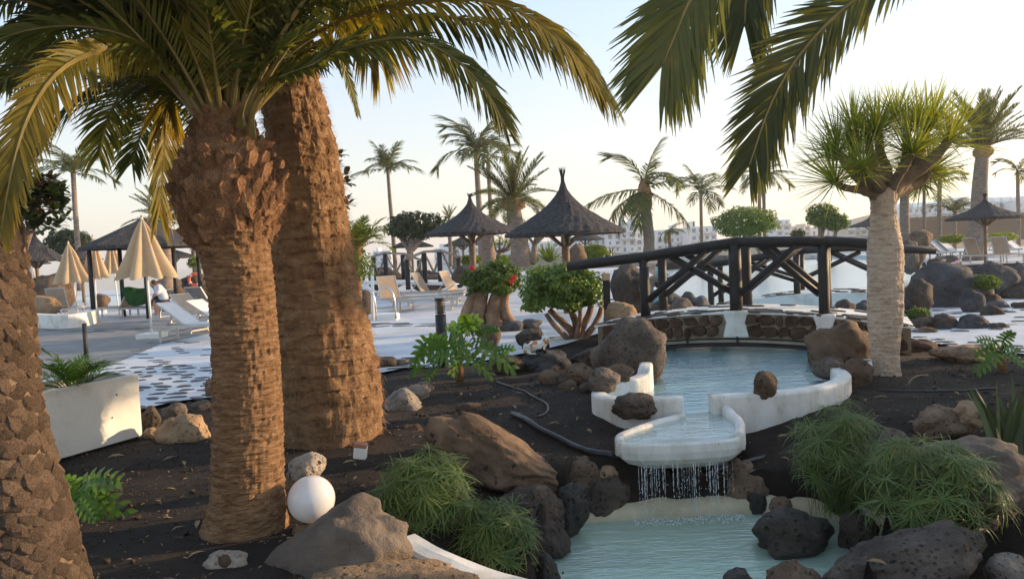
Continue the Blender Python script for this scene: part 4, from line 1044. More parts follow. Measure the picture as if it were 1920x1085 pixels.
for i, (p0, a, me, s_) in enumerate(items):
    M = Matrix.Translation(p0-V(lp.location)) @ Matrix.Rotation(a-pi/2, 4, 'Z') @ Matrix.Rotation(rnd.uniform(-.2,.25), 4, 'X') @ Matrix.Diagonal((s_, s_*.75, s_, 1))
    if i < 295: inst('bark_scale', me, lp, M)
    else: rest.add([M @ v.co+V(lp.location) for v in me.vertices], [tuple(p.vertices) for p in me.polygons])
sub('bark_scale', rest, M_bark_dark, lp, kind='stuff')
rr = random.Random(5)
for k in range(16):
    az = rr.uniform(-1.2, 2.6); pts = arch(rings[-1][0], az, radians(rr.uniform(30,75)), 2.4, radians(rr.uniform(55,90)))
    add_frond(lp, rr.choice([M_frond_d, M_frond]), pts, .4, n=60, seed=400+k, droop=.35, w=.013)

# ---- palm outside the right edge whose fronds hang into view
rp = thing('palm_tree', 'palm standing off the right edge whose dark fronds hang across the upper sky', 'palm tree', (3.6, 3.0, 0))
crown = V((3.5, 3.0, 4.6))
mb = MB(); mb.tube([(3.6,3.0,-.1),(3.58,3.0,1.5),(3.54,3.0,3),(3.5,3.0,4.6)], [.26,.22,.21,.25], 24, True, .1); sub('trunk', mb, M_bark_ring, rp, True)
FRR = lambda lst, L0, mat=M_frond_d, **kw: FR(lst, L0, mat, root=rp, **kw)
def fromcrown(lst): return [crown]+[P(*q) for q in lst]
add_frond(rp, M_frond_hang, fromcrown([(1990,-250,3.2),(1780,-110,3.2),(1610,-5,3.2),(1510,90,3.2),(1448,190,3.2),(1405,310,3.2)]), .29, n=110, seed=41, droop=.10, vee=.05, face=1, start=.35, w=.0085, a0=52, a1=24, tip=.62)
add_frond(rp, M_frond_hang, fromcrown([(1800,-420,2.9),(1560,-250,2.9),(1380,-120,2.9),(1300,-10,2.9),(1268,60,2.9),(1243,120,2.9)]), .33, n=110, seed=42, droop=.15, vee=.05, face=1, start=.4, w=.0088, a0=56, a1=24, tip=.7)
add_frond(rp, M_frond_hang, fromcrown([(1850,-450,3.3),(1640,-260,3.4),(1480,-140,3.5),(1420,-60,3.5),(1400,-5,3.5),(1396,45,3.5)]), .30, n=90, seed=43, droop=.2, vee=.05, face=1, start=.4, w=.0085, a0=56, a1=22, tip=.7)
for k in range(16):
    az = rr.uniform(-1.7, 1.9); pts = arch(crown, az, radians(rr.uniform(25,80)), 2.4, radians(rr.uniform(50,95)))
    add_frond(rp, M_frond, pts, .42, n=50, seed=500+k, droop=.35, w=.015)
# ------------------------------------------------------------------ dragon tree
DY = 8.55
dt = thing('dragon_tree', 'dragon tree with pale swollen trunk and spiky green rosettes', 'tree', (G(1660,700).x, DY, 0))
rows = [(725,1664,32),(700,1663,29),(670,1661,28),(640,1659,31),(600,1659,35),(560,1660,36),(520,1660,36),(470,1660,35),(430,1658,30),(395,1656,25),(370,1656,26),(352,1656,27)]
rings = [(c_, r_*.88) for c_, r_ in outline_rings(rows, DY, .012)]; seg = 72; mb = MB()
for c, r in rings:
    z = c.z
    for k in range(seg):
        a = 2*pi*k/seg; zz = z+.02*nz((cos(a)*2, sin(a)*2, z*2)); ph = zz/.05; f = ph-math.floor(ph)
        mb.v.append(c+V((cos(a), sin(a), 0))*(r-.004+.008*(1-f)*abs(nz((cos(a)*4, sin(a)*4, math.floor(ph)*1.3)))*2+.007*nz((cos(a)*6, sin(a)*6, z*16), 1, 3)+.012*nz((cos(a)*1.5, sin(a)*1.5, z*2))))
for i in range(len(rings)-1):
    for k in range(seg): a = i*seg+k; b = i*seg+(k+1) % seg; mb.f.append((a, b, b+seg, a+seg))
sub('trunk', mb, M_bark_dragon, dt)
rows_b = [
 ([(1650,368,0),(1628,350,0),(1604,325,.05),(1586,305,.1),(1572,284,.1)],[.19,.14,.12,.10,.07]),
 ([(1640,362,0),(1612,356,-.1),(1585,352,-.15),(1566,342,-.2)],[.12,.085,.07,.06]),
 ([(1655,362,0),(1645,330,.1),(1634,300,.15),(1628,262,.15)],[.17,.13,.10,.08]),
 ([(1660,362,0),(1662,320,.3),(1650,285,.45),(1648,240,.5)],[.15,.12,.10,.07]),
 ([(1660,368,0),(1690,340,0),(1722,318,-.05),(1752,295,-.1),(1778,266,-.15)],[.19,.15,.13,.11,.08]),
 ([(1690,338,0),(1700,300,.1),(1702,275,.1),(1700,245,.1)],[.13,.11,.10,.08]),
 ([(1668,362,.0),(1700,352,.25),(1728,340,.3),(1742,322,.35)],[.15,.12,.10,.08]),
 ([(1720,318,0),(1726,280,.15),(1740,240,.2)],[.11,.09,.07]),
 ([(1604,325,0),(1598,290,.2),(1600,262,.3)],[.09,.08,.07]),
 ([(1655,360,0),(1640,335,-.3),(1618,318,-.45)],[.12,.09,.06]),
 ([(1665,360,0),(1690,320,-.3),(1712,290,-.45)],[.12,.09,.06]),
]
ends = []
for i, (pp, rad) in enumerate(rows_b):
    pts = [P(x, y, DY+d) for x, y, d in pp]; q = bez(pts, 14); rr_ = [rad[min(len(rad)-1, int(j/14*(len(rad)-1)+.5))]*.56 for j in range(15)]
    rr_ = [(rr_[max(0,j-1)]+rr_[j]+rr_[min(14,j+1)])/3*(1+.06*sin(j*2.1+i)) for j in range(15)]
    sub('branch', MB().tube(q, rr_, 12, True, .08), M_bark_branch, dt, True); ends.append((q[-1], (q[-1]-q[-3]).normalized()))
def rosette_mesh(seed, n, l, w, mat, spread=1.0, droop=.25, name='leaf_rosette', seg_=3, up=.2):
    rr = random.Random(seed); mb = MB()
    for i in range(n):
        z = 1-(i+.5)/n*(1.0+spread*.35); th = i*2.399963+rr.uniform(-.2,.2); s_ = sqrt(max(0, 1-z*z)); d = V((cos(th)*s_, sin(th)*s_, z+up)).normalized()
        d = (d+V((rr.gauss(0,.07), rr.gauss(0,.07), rr.gauss(0,.07)))).normalized()
        ll = l*rr.uniform(.75,1.08); wv = d.cross(V((0,0,1))); wv = wv.normalized() if wv.length > .1 else V((1,0,0))
        wv = (Matrix.Rotation(rr.uniform(-.6,.6), 3, d) @ wv)
        ps = [d*.03]+[d*ll*j/seg_-V((0,0,1))*droop*ll*s_*(j/seg_)**2.2 for j in range(1, seg_+1)]
        mb.strip(ps, [w*.7]+[w*(1-.18*j) for j in range(1, seg_)]+[w*.06], wv)
    return mb.mesh(name, mat)
ROS = [rosette_mesh(900+i, 96, .66, .0095, M_drag, 1.0, .05) for i in range(4)]
extra = [(1598,236,.3),(1680,228,.4),(1722,232,.3),(1752,240,.1),(1560,300,.2),(1640,250,-.1),(1700,290,-.3),(1610,290,.4)]
for k, (e, d) in enumerate(ends+[(P(x, y, DY+dd), V((0,0,1))) for x, y, dd in extra]):
    q = V((0,0,1)).rotation_difference((d+V((0,0,.9))).normalized()); s_ = rnd.uniform(.8,1.08)*(1 if k < len(ends) else .85)
    inst('leaf_rosette', ROS[k % 4], dt, Matrix.Translation(e-V(dt.location)) @ q.to_matrix().to_4x4() @ Matrix.Rotation(rnd.uniform(0,6.28), 4, 'Z') @ Matrix.Scale(s_, 4))
ry = rosette_mesh(950, 90, .5, .011, M_ylleaf, 1.3, .5)
for x, y, dd in ((1728,345,.5),(1745,322,.6),(1700,330,.5)):
    inst('leaf_rosette', ry, dt, Matrix.Translation(P(x, y, DY+dd)-V(dt.location)), 'yellower drooping rosette')

# ------------------------------------------------------------------ leafy crowns
def leaves_mb(c, rad, n, size, seed=0, hollow=.55, clump=2.2, cut=-.25, up=.3, wr=.42, flat=1.0, lim=None):
    rr = random.Random(seed); mb = MB(); c = V(c); k = 0; tries = 0
    while k < n and tries < n*8:
        tries += 1
        d = V((rr.gauss(0,1), rr.gauss(0,1), rr.gauss(0,1))).normalized(); r = hollow+(1-hollow)*rr.random()**.6
        bump = 1+.30*noise.fractal(d*clump+V((seed,0,0)), 1, 2, 3)
        p = V((d.x*rad[0], d.y*rad[1], d.z*rad[2]))*r*bump
        if noise.noise(p*(clump*1.6/max(rad))+V((0,seed,0))) < cut: continue
        if lim and not lim(p): continue
        k += 1
        nrm = (d+V((0,0,up))+V((rr.gauss(0,.5), rr.gauss(0,.5), rr.gauss(0,.5)))).normalized()
        t = nrm.orthogonal(); t = Matrix.Rotation(rr.uniform(0,6.28), 3, nrm) @ t.normalized(); w = nrm.cross(t); s_ = size*rr.uniform(.6,1.2); fold = nrm*s_*.12
        q = c+p
        mb.add([q-t*s_*.5, q+w*s_*wr*.5+fold, q+t*s_*.5, q-w*s_*wr*.5+fold, q], [(0,4,1),(1,4,2),(2,4,3),(3,4,0)])
    return mb
def bush(x0, y0, x1, y1, Y, n, size, mat, label, name='bush', cat='bush', trunk=None, group=None, seed=1, part='foliage', **kw):
    c = P((x0+x1)/2, (y0+y1)/2, Y); rx = (x1-x0)/2/FPX*Y; rz = (y1-y0)/2/FPX*Y
    base = trunk[0] if trunk else V((c.x, c.y, max(0, c.z-rz)))
    t = thing(name, label, cat, base, group)
    sub(part, leaves_mb(c, (rx, rx*.85, rz), n, size, seed, **kw), mat, t)
    if trunk:
        for pts, rad in trunk[1]: sub('trunk', MB().tube(bez(pts, 8), [rad[0]+(rad[1]-rad[0])*i/8 for i in range(9)], 9, True, .1), trunk[2], t, True)
    return t
def tr(px, py, Y, tx, ty, r0, r1, mat, extra=()):
    """one trunk from base pixel to crown pixel at Y, plus forks"""
    b = P(px, py, Y); l = [([b, b.lerp(P(tx, ty, Y), .5)+V((.02,0,0)), P(tx, ty, Y)], (r0, r1))]
    for ex, ey in extra: l.append(([b.lerp(P(tx, ty, Y), .45), P(ex, ey, Y)], (r1*1.1, r1*.6)))
    return (b, l, mat)
# far clipped and loose trees
bush(722,398,836,448,42,2600,.30,M_dkleaf,'dark loose crowned tree left of the first thatched parasol','tree','tree',tr(762,505,42,775,430,.2,.12,M_bark_grey,[(740,430),(810,430)]),seed=3,cut=-.12,clump=3)
bush(1340,388,1455,446,45,5200,.22,M_bush,'wide dark green clipped tree above the bridge rail','tree','tree',tr(1396,520,45,1396,430,.16,.1,M_bark_grey),seed=4,cut=-.5,clump=2)
bush(1512,382,1572,428,48,2600,.22,M_bush,'rounded green tree with pale stem left of the dragon tree','tree','tree',tr(1538,490,48,1538,412,.22,.12,M_bark_grey,[(1550,410)]),seed=5,cut=-.4)
bush(1545,400,1592,432,47,1300,.22,M_bush,'smaller green tree leaning out beside the rounded one left of the dragon tree','tree','tree',tr(1555,490,47,1570,420,.14,.1,M_bark_grey),seed=6,cut=-.4)
bush(88,430,166,478,45,3200,.25,M_dkleaf,'dark domed tree behind the left parasols','tree','tree',tr(125,540,45,125,462,.2,.12,M_bark_grey),seed=7,cut=-.4)
bush(1484,430,1510,446,60,500,.25,M_dkleaf,'small dark round bush on the skyline above the bridge rail',seed=8)
# hedges
bush(1760,440,1812,456,36,900,.14,M_ylleaf,'low yellow green hedge left of the thick far palm','hedge','hedge',seed=9,cut=-.6)
bush(1846,436,1905,454,37,1000,.14,M_ylleaf,'low yellow green hedge right of the thick far palm','hedge','hedge',seed=10,cut=-.6)
for i, (x, y, w_, l) in enumerate(((1342,465,9,'left one of two small yellow bushes beyond the big pool'),(1360,466,6,'right one of two small yellow bushes beyond the big pool'),(1427,464,11,'yellow bush seen right of the tallest bridge post'))):
    bush(x-w_,y-w_*.8,x+w_,y+w_*.8,60,260,.2,M_ylleaf,l,seed=20+i)
bush(1084,458,1140,486,30,1400,.14,M_ylleaf,'yellow green shrub in front of the cactus bed right of the large thatched parasol',seed=12)
bush(985,474,1010,496,34,500,.2,M_bush,'small dark shrub right of the far phoenix palm trunk',seed=13)
bush(860,478,905,496,34,700,.18,M_ylleaf,'low light green shrub behind the first bonsai shrub',seed=14)
bush(905,478,965,496,36,800,.18,M_bush,'low green hedge at the foot of the far phoenix palm','hedge','hedge',seed=15)
bush(352,482,378,502,36,400,.2,M_ylleaf,'small light green shrub above the life ring',seed=16)
bush(1702,576,1744,604,12.6,900,.06,M_bush,'low green cushion plant on the rocks right of the dragon tree','plant','plant',seed=17)
bush(1822,514,1876,544,15.5,1200,.07,M_bush,'green cushion plant on top of the dark rock near the right edge','plant','plant',seed=18)
bush(1744,492,1800,520,19,900,.09,M_bush,'leafy plant with pink flowers on the lava boulder','plant','plant',seed=19)
fl = [o for o in S.objects if o.get('label', '').startswith('leafy plant with pink')][0]
for k in range(14):
    q = P(rnd.uniform(1768,1800), rnd.uniform(488,522), 18.6); sub('flower', MB().ball(q, rnd.uniform(.05,.1), 6, 4, (1,1,.6)), M_pink, fl)
# cactus bed
cb = thing('cactus', 'cluster of upright dark green column cacti right of the large thatched parasol', 'cactus', P(1130,490,33))
for k in range(30):
    x = rnd.uniform(1092,1150); b = P(x, 488, 33+rnd.uniform(-.6,.6)); h = rnd.uniform(.35,.8)*(1-abs(x-1118)/60*.5)
    sub('stem', MB().tube([b, b+V((rnd.uniform(-.05,.05),0,h*.6)), b+V((rnd.uniform(-.08,.08),0,h))], [.06,.06,.02], 6), M_dkleaf, cb)
# spiky rosettes
def spiky(px, py, Y, l, n, w, mat, label, name='yucca', up=.4, spread=.1, droop=.1, sc=1, cat='plant'):
    b = P(px, py, Y); me = rosette_mesh(int(px), n, l, w, mat, spread, droop, 'leaves', 3, up); o = bpy.data.objects.new(name, me); C.objects.link(o); o.location = b; return tag(o, label, cat)
spiky(1030,492,30,.95,90,.035,M_ylleaf,'spiky yellow green yucca left of the large thatched parasol pole')
# aloe at right
al = thing('aloe', 'clump of upright pointed aloe leaves at the right edge', 'plant', G(1885,840))
AY = 5.6
for k in range(22):
    b = P(rnd.uniform(1862,1915), 850, AY+rnd.uniform(-.2,.2)); tip = b+V((rnd.uniform(-.32,.36), rnd.uniform(-.15,.15), rnd.uniform(.35,.68))); m_ = b.lerp(tip,.5)+V((0,0,.06))
    sub('leaf', MB().strip([b, m_, tip], [.022,.022,.001], V((rnd.uniform(.6,1),rnd.uniform(-.5,.5),0)).normalized()), M_agave, al)

# ------------------------------------------------------------------ clipped bonsai shrubs
def bonsai(x0, y0, x1, y1, Y, label, n, stems, seed, flowers=None):
    c = P((x0+x1)/2, (y0+y1)/2, Y); rx = (x1-x0)/2/FPX*Y; rz = (y1-y0)/2/FPX*Y
    t = thing('shaped_shrub', label, 'shrub', stems[0][0][0])
    o = sub('crown', leaves_mb(c, (rx*.93, rx*.85, rz*.93), n, .085, seed, .35, 2.6, -.8, .5, .7, lim=lambda p: p.z > -rz*(.40+.3*noise.noise(p*3))), M_bush, t)
    for pts, rad in stems: sub('stem', MB().tube(bez(pts, 12), [rad[0]+(rad[1]-rad[0])*(i/12)**.7 for i in range(13)], 12, True, .16), M_bark_bonsai, t, True)
    if flowers:
        for x, y in flowers:
            q = P(x, y, Y-rx*.8); mb = MB()
            for k in range(5):
                a = 2*pi*k/5; mb.ball(q+V((cos(a)*.028, -.01, sin(a)*.028)), .026, 6, 4, (1,.4,1))
            sub('flower', mb, M_red, t)
    return t
b2 = lambda lst, Y: [P(x, y, Y+d) for x, y, d in lst]
bonsai(968,486,1137,612,13.2,'rounded clipped shrub on many spreading bare stems, right one of two',9500,[
 (b2([(1076,642,0),(1072,622,0),(1050,600,0),(1030,580,0)],13.2),(.09,.05)),
 (b2([(1078,642,0),(1080,610,.1),(1072,585,.1),(1062,560,.2)],13.2),(.08,.05)),
 (b2([(1082,642,0),(1092,612,0),(1104,590,0),(1110,565,0)],13.2),(.085,.05)),
 (b2([(1086,642,.0),(1108,618,.1),(1122,595,.2),(1128,575,.2)],13.2),(.07,.045)),
 (b2([(1072,642,0),(1052,622,-.2),(1036,606,-.2),(1024,588,-.2)],13.2),(.06,.04)),
 (b2([(1080,640,-.1),(1086,608,-.3),(1088,585,-.3),(1084,560,-.2)],13.2),(.05,.035))],31)
bonsai(866,488,984,572,15.2,'clipped shrub with red flowers on a thick pale twisted trunk, left one of two',6500,[
 (b2([(895,622,0),(895,592,0),(900,568,0),(905,545,0)],15.2),(.20,.13)),
 (b2([(935,618,0),(925,595,0),(928,570,0),(935,545,0)],15.2),(.24,.12)),
 (b2([(958,612,0),(948,590,0),(945,568,0),(950,545,0)],15.2),(.16,.08)),
 (b2([(870,612,0),(876,585,0),(884,560,0),(890,545,0)],15.2),(.16,.08))],32,[(964,520),(959,528),(885,503)])

# ------------------------------------------------------------------ papyrus clumps
PAP = []
for s_ in range(4):
    rr = random.Random(600+s_); mb = MB()
    for i in range(18):
        th = i*2*pi/18+rr.uniform(-.15,.15); el = rr.uniform(-.15,.65); d = V((cos(th)*cos(el), sin(th)*cos(el), sin(el))); l = .185*rr.uniform(.75,1.15); wv = d.cross(V((0,0,1))).normalized(); dr = rr.uniform(.25,.6)
        mb.strip([d*l*j/4-V((0,0,1))*dr*l*(j/4)**2 for j in range(5)], [.0022,.0036,.0034,.0026,.0004], wv)
    PAP.append(mb.mesh('leaf_whorl', M_pap))
def papyrus(x0, y0, x1, y1, Y, label, n, seed, base=None):
    rr = random.Random(seed); c = P((x0+x1)/2, (y0+y1)/2, Y); rx = (x1-x0)/2/FPX*Y; rz = (y1-y0)/2/FPX*Y
    bpt = base or V((c.x, c.y+.05, c.z-rz)); t = thing('papyrus', label, 'plant', bpt, None); stm = MB()
    for k in range(n):
        d = V((rr.gauss(0,1), rr.gauss(0,.9), rr.gauss(.25,1))).normalized(); r = .35+.62*rr.random()**.5; r *= 1+.12*noise.noise(d*2+V((seed,0,0)))
        e = c+V((d.x*rx*.86, d.y*rx*.8, d.z*rz*.86))*r; b = bpt+V((rr.uniform(-.12,.12)+(e.x-bpt.x)*.25, rr.uniform(-.1,.1), rr.uniform(-.05,.03)))
        q = bez([b, b.lerp(e,.55)+V((0,0,.06)), e], 5); stm.tube(q, .0022, 3, False)
        dd = (e-q[-2]).normalized(); ro = V((0,0,1)).rotation_difference((dd+V((0,0,.5))).normalized())
        inst('leaf_whorl', rr.choice(PAP), t, Matrix.Translation(e-bpt) @ ro.to_matrix().to_4x4() @ Matrix.Rotation(rr.uniform(0,6.28), 4, 'Z') @ Matrix.Scale(rr.uniform(.65,1.1), 4))
    sub('stems', stm, M_pap, t, kind='stuff')
papyrus(684,828,905,1012,5.1,'large papyrus clump left of the lower pond, taller one',150,1)
papyrus(838,928,1016,1085,4.85,'lower papyrus clump leaning over the left pond edge',105,2)
papyrus(1452,735,1690,968,5.6,'taller papyrus clump below the right basin wall',125,3)
papyrus(1600,792,1892,1035,4.9,'broad papyrus clump at right behind the big pitted boulder',155,4)

# ------------------------------------------------------------------ philodendrons and other leafy plants
def lobed_leaf(p, d, l, nrm, droop=.35, lobes=6):
    d = V(d).normalized(); n_ = V(nrm); n_ = (n_-d*n_.dot(d)).normalized(); s_ = d.cross(n_); mb = MB()
    mid = [p+d*l*t-V((0,0,1))*droop*l*t*t for t in [i/8 for i in range(9)]]
    mb.strip(mid, [l*.03,l*.07,l*.075,l*.075,l*.07,l*.065,l*.055,l*.04,l*.004], s_)
    for i in range(lobes):
        u = .02+.82*i/(lobes-1); f = u*8; k = min(7, int(f)); q = mid[k].lerp(mid[k+1], f-k)
        ll = l*(.48-.30*u)*(.8 if i == 0 else 1); ang = radians(115-75*u)
        for sg in (-1, 1):
            a = d*cos(ang)+s_*sg*sin(ang); b = d*cos(ang-.5)+s_*sg*sin(ang-.5)
            ps = [q, q+a*ll*.5+n_*ll*.06, q+a*ll*.8+b*ll*.1-V((0,0,ll*.08)), q+a*ll*.9+b*ll*.28-V((0,0,ll*.22))]
            wv = n_.cross(a).normalized(); mb.strip(ps, [l*.045,l*.075,l*.06,l*.004], wv)
    return mb
def phil(base, label, leaves, stemh=.12, name='philodendron', mat=None):
    base = V(base); t = thing(name, label, 'plant', base)
    if stemh: sub('stem', MB().tube([base-V((0,0,.05)), base+V((.01,0,stemh*.5)), base+V((0,0,stemh))], [.055,.05,.04], 10, True, .2), M_bark_ring, t, True)
    for (px, py, Y, tx, ty, l) in leaves:
        a = P(px, py, Y); b = P(tx, ty, Y-.05); hub = base+V((0,0,stemh)); d = b-a
        sub('stalk', MB().tube(bez([hub, hub.lerp(a,.6)+V((0,0,.05)), a], 5), .007, 5), M_phil, t, True)
        mb = lobed_leaf(a, d, d.length*l, (rnd.uniform(-.4,.4), -.65, rnd.uniform(.5,.9))); sub('leaf', mb, mat or M_phil, t)
PB = P(862,716,9.3)
phil(PB,'philodendron with lobed green leaves in front of the bollard light',[(845,640,9.3,775,648,1),(850,622,9.2,900,575,1),(862,610,9.3,905,612,1),(880,615,9.1,868,578,1),(858,625,9.4,838,600,1),(800,640,9.2,772,680,1),(905,650,9.1,968,678,1),(890,640,9.3,925,640,1),(875,668,9.0,925,692,1),(838,655,9.2,800,615,1),(845,668,9.0,800,660,1),(900,620,9.3,935,605,1),(870,645,9.2,845,690,1),(790,690,9.3,765,700,1),(815,690,9.2,790,712,1),(930,660,9.2,965,640,1),(862,640,9.0,880,668,1)],.26)
phil(P(1878,697,8.4),'philodendron with lobed leaves near the right edge',[(1868,650,8.4,1825,650,1),(1862,640,8.3,1830,625,1),(1880,640,8.4,1900,612,1),(1885,650,8.3,1915,650,1),(1865,662,8.2,1830,688,1),(1878,655,8.4,1862,630,1),(1890,660,8.2,1925,680,1)],.18)
phil(P(140,968,5.0),'low philodendron with broad leaves between planter and leaning palm',[(150,920,5.0,110,880,1),(160,905,4.9,228,878,1),(150,925,4.8,200,945,1),(170,935,4.8,255,962,1),(130,930,4.8,112,905,1.2),(165,915,5.0,185,880,1),(150,940,4.7,180,965,1),(180,925,4.9,218,925,1)],.05)

# ------------------------------------------------------------------ big leaved trees
def bigleaf(c, rad, n, size, mat, root, seed, clusters):
    rr = random.Random(seed); c = V(c)
    for k in range(clusters):
        d = V((rr.gauss(0,1), rr.gauss(0,1), rr.gauss(0,1))).normalized(); q = c+V((d.x*rad[0], d.y*rad[1], d.z*rad[2]))*rr.uniform(.45,1.0); mb = MB()
        for i in range(n):
            th = i*2.4+rr.random(); el = rr.uniform(-.3,1.1); a = V((cos(th)*cos(el), sin(th)*cos(el), sin(el))); l = size*rr.uniform(.7,1.15); w = a.cross(V((0,0,1))).normalized()
            mb.strip([q+a*l*.1, q+a*l*.4, q+a*l*.75-V((0,0,l*.05)), q+a*l-V((0,0,l*.15))], [l*.05,l*.19,l*.17,l*.01], w)
        sub('leaf_cluster', mb, mat if rr.random() < .7 else M_redleaf, root)
t = thing('ficus_tree', 'dark big leaved tree with reddish leaves behind the leaning palm at left', 'tree', P(40,600,9))
bigleaf(P(72,382,9), (.32,.4,.36), 11, .15, M_dkleaf, t, 1, 120)
sub('trunk', MB().tube([P(20,640,9), P(30,500,9), P(55,430,9), P(72,390,9)], [.08,.07,.05,.03], 8), M_bark_grey, t, True)
t = thing('ficus_tree', 'dark big leaved tree with reddish leaves peeping out behind the thickest palm', 'tree', P(600,760,9.3))
bigleaf(P(588,345,9.3), (.50,.4,.52), 11, .15, M_dkleaf, t, 2, 150)
sub('trunk', MB().tube([P(600,770,9.3), P(598,560,9.3), P(590,400,9.3)], [.1,.08,.05], 8), M_bark_grey, t, True)
# shrub palm right of the thick trunk
t = thing('shrub_palm', 'bushy yellow green palm with shrubs at its foot, right behind the thickest palm', 'palm tree', P(668,560,15))
sub('trunk', MB().tube([P(668,600,15), P(668,500,15), P(672,460,15)], [.12,.12,.1], 10, True, .1), M_bark_ring, t, True)
hub = P(672,470,15)
for k in range(26):
    az = rnd.uniform(0, 6.28); mb, rk = frond_mb(arch(hub, az, radians(rnd.uniform(35,85)), rnd.uniform(.6,.95), radians(rnd.uniform(30,90))), .28, n=30, w=.010, seed=k, droop=.2, r0=.01)
    add_frond_ = rk.add(mb.v, mb.f); me = mesh_of('frond', [v-V(t.location) for v in rk.v], rk.f, M_ylleaf if k % 2 else M_frond); sub('frond', me, None, t)
sub('foliage', leaves_mb(P(665,500,14.6), (.42,.35,.35), 900, .09, 77, .3, 2, -.4), M_bush, t)
# ------------------------------------------------------------------ far palms (shared frond meshes)
def proto_frond(seed, Lf, el, bend, L0, n, w, droop, mat, **kw):
    mb, rk = frond_mb(arch((0,0,0), 0, el, Lf, bend, 12), L0, n=n, w=w, droop=droop, seed=seed, r0=.03, r1=.008, rseg=4, fseg=2, **kw); k = len(rk.f); rk.add(mb.v, mb.f)
    return mesh_of('frond', rk.v, rk.f, None, False, [M_rachis, mat], [0]*k+[1]*(len(rk.f)-k))
CO = [proto_frond(700+i, 2.1, 0, radians(b), .62, 44, .022, .55, M_frond_far, vee=.1, jit=.16, tip=.55) for i, b in enumerate((30,62,95))]
PH = [proto_frond(710+i, 2.4, 0, radians(b), .42, 56, .016, .1, M_frond_far, vee=.5, tip=.4) for i, b in enumerate((20,50,85))]
def far_palm(crown, base, Y, r0, r1, kind, R, label, n, seed, els=None, dY=0, lean=None, boot=None, winds=0, name='palm_tree'):
    rr = random.Random(seed); c = P(*crown, Y); b = P(*base, Y); t = thing(name, label, 'palm tree', b); k = R/FPX*Y/(2.1 if kind == 'co' else 2.4)
    mid = [b, b.lerp(c,.35)+V((r0*.2,0,0)), b.lerp(c,.7), c]; q = bez(mid, 12)
    sub('trunk', MB().tube(q, [(r0+(r1-r0)*(i/12)**.8) for i in range(13)], 12, True, .1), M_bark_grey, t, True)
    if boot: sub('boot', MB().lathe(c-V((0,0,boot[1]*.75)), [(r1*.9,0),(boot[0]*.9,.25*boot[1]),(boot[0],.55*boot[1]),(boot[0]*.7,.9*boot[1]),(boot[0]*.3,1.1*boot[1])], 14, True, lambda r, z, a, i: (r*(1+.12*sin(a*7+i*2)), z)), M_bark_fib, t)
    F = CO if kind == 'co' else PH
    for i in range(n):
        az = i*2.39996+rr.uniform(-.3,.3); e = rr.uniform(*(els or ((5,80) if kind == 'co' else (0,80)))); 
        me = F[min(2, max(0, int((75-e)/32)))] if kind != 'co' else rr.choice(F)
        if winds: az = az+winds*sin(az)*.4
        inst('frond', me, t, Matrix.Translation(c-b) @ Matrix.Rotation(az, 4, 'Z') @ Matrix.Rotation(-radians(e), 4, 'Y') @ Matrix.Rotation(rr.uniform(-.4,.4), 4, 'X') @ Matrix.Scale(k*rr.uniform(.8,1.1), 4))
    return t
far_palm((137,325),(150,545),41,.16,.12,'co',78,'slender palm with windblown fronds above the left parasols',16,1)
far_palm((727,318),(742,520),46,.15,.10,'co',62,'slender leaning palm alone in the sky above the dark loose crowned tree',16,2)
far_palm((893,285),(903,500),40,.17,.14,'co',88,'tall dark ragged palm behind the pair of thatched parasols',18,3)
far_palm((915,300),(925,500),44,.13,.12,'co',60,'thin palm trunk close beside the tall ragged palm, with few fronds',6,33)
far_palm((962,378),(975,500),30,.44,.28,'ph',100,'broad feathery date palm between the two thatched parasols',42,4,els=(0,85),boot=(.5,.5))
far_palm((1208,355),(1217,480),30,.24,.20,'co',108,'ragged windblown palm with shaggy trunk above the bridge',13,55,els=(-35,88),boot=(.30,1.3))
far_palm((1314,362),(1316,500),48,.11,.10,'co',66,'slim palm with few fronds left of the wide clipped tree',11,6)
far_palm((1424,330),(1424,500),50,.13,.11,'co',62,'left palm of the twin trunks behind the wide clipped tree',12,7)
far_palm((1432,335),(1434,500),51,.13,.11,'co',40,'right palm of the twin trunks behind the wide clipped tree',7,37)
far_palm((1843,278),(1824,490),34,.46,.26,'ph',112,'thick trunked date palm with upright fronds behind the right parasol',46,8,els=(15,86),boot=(.42,.6))
far_palm((1908,322),(1910,470),58,.16,.12,'co',46,'slim palm at the right edge of the skyline',11,9)
far_palm((1697,345),(1693,490),27,.18,.15,'ph',62,'palm with thin boot right behind the dragon tree trunk',16,10,boot=(.34,.5))
far_palm((1733,345),(1732,480),40,.09,.08,'co',52,'first of two thin palm trunks right of the dragon tree',9,11)
far_palm((1762,340),(1760,480),38,.12,.10,'co',56,'second of two thin palm trunks right of the dragon tree',9,12)
far_palm((1790,400),(1789,478),48,.14,.12,'co',52,'short windblown palm left of the thick far date palm',11,13,els=(10,80))
far_palm((308,415),(310,545),32,.30,.26,'ph',82,'spreading date palm behind the thatched pavilion',34,14,els=(0,80))
far_palm((362,440),(366,540),38,.13,.12,'co',48,'small palm left of the ringed trunk, behind the pavilion roof',10,15)
far_palm((912,440),(915,500),33,.34,.28,'ph',46,'short date palm whose trunk shows right of the first thatched parasol pole',14,16)
far_palm((842,412),(845,500),42,.12,.1,'ph',30,'small tufted palm left of the first thatched parasol',16,17)
far_palm((1255,432),(1256,480),52,.16,.12,'co',28,'small palm with dry hanging fronds right of the shaggy trunked palm',12,18,els=(-50,50))
far_palm((852,470),(852,505),44,.16,.14,'ph',24,'tiny palm under the eave of the first thatched parasol',12,19)
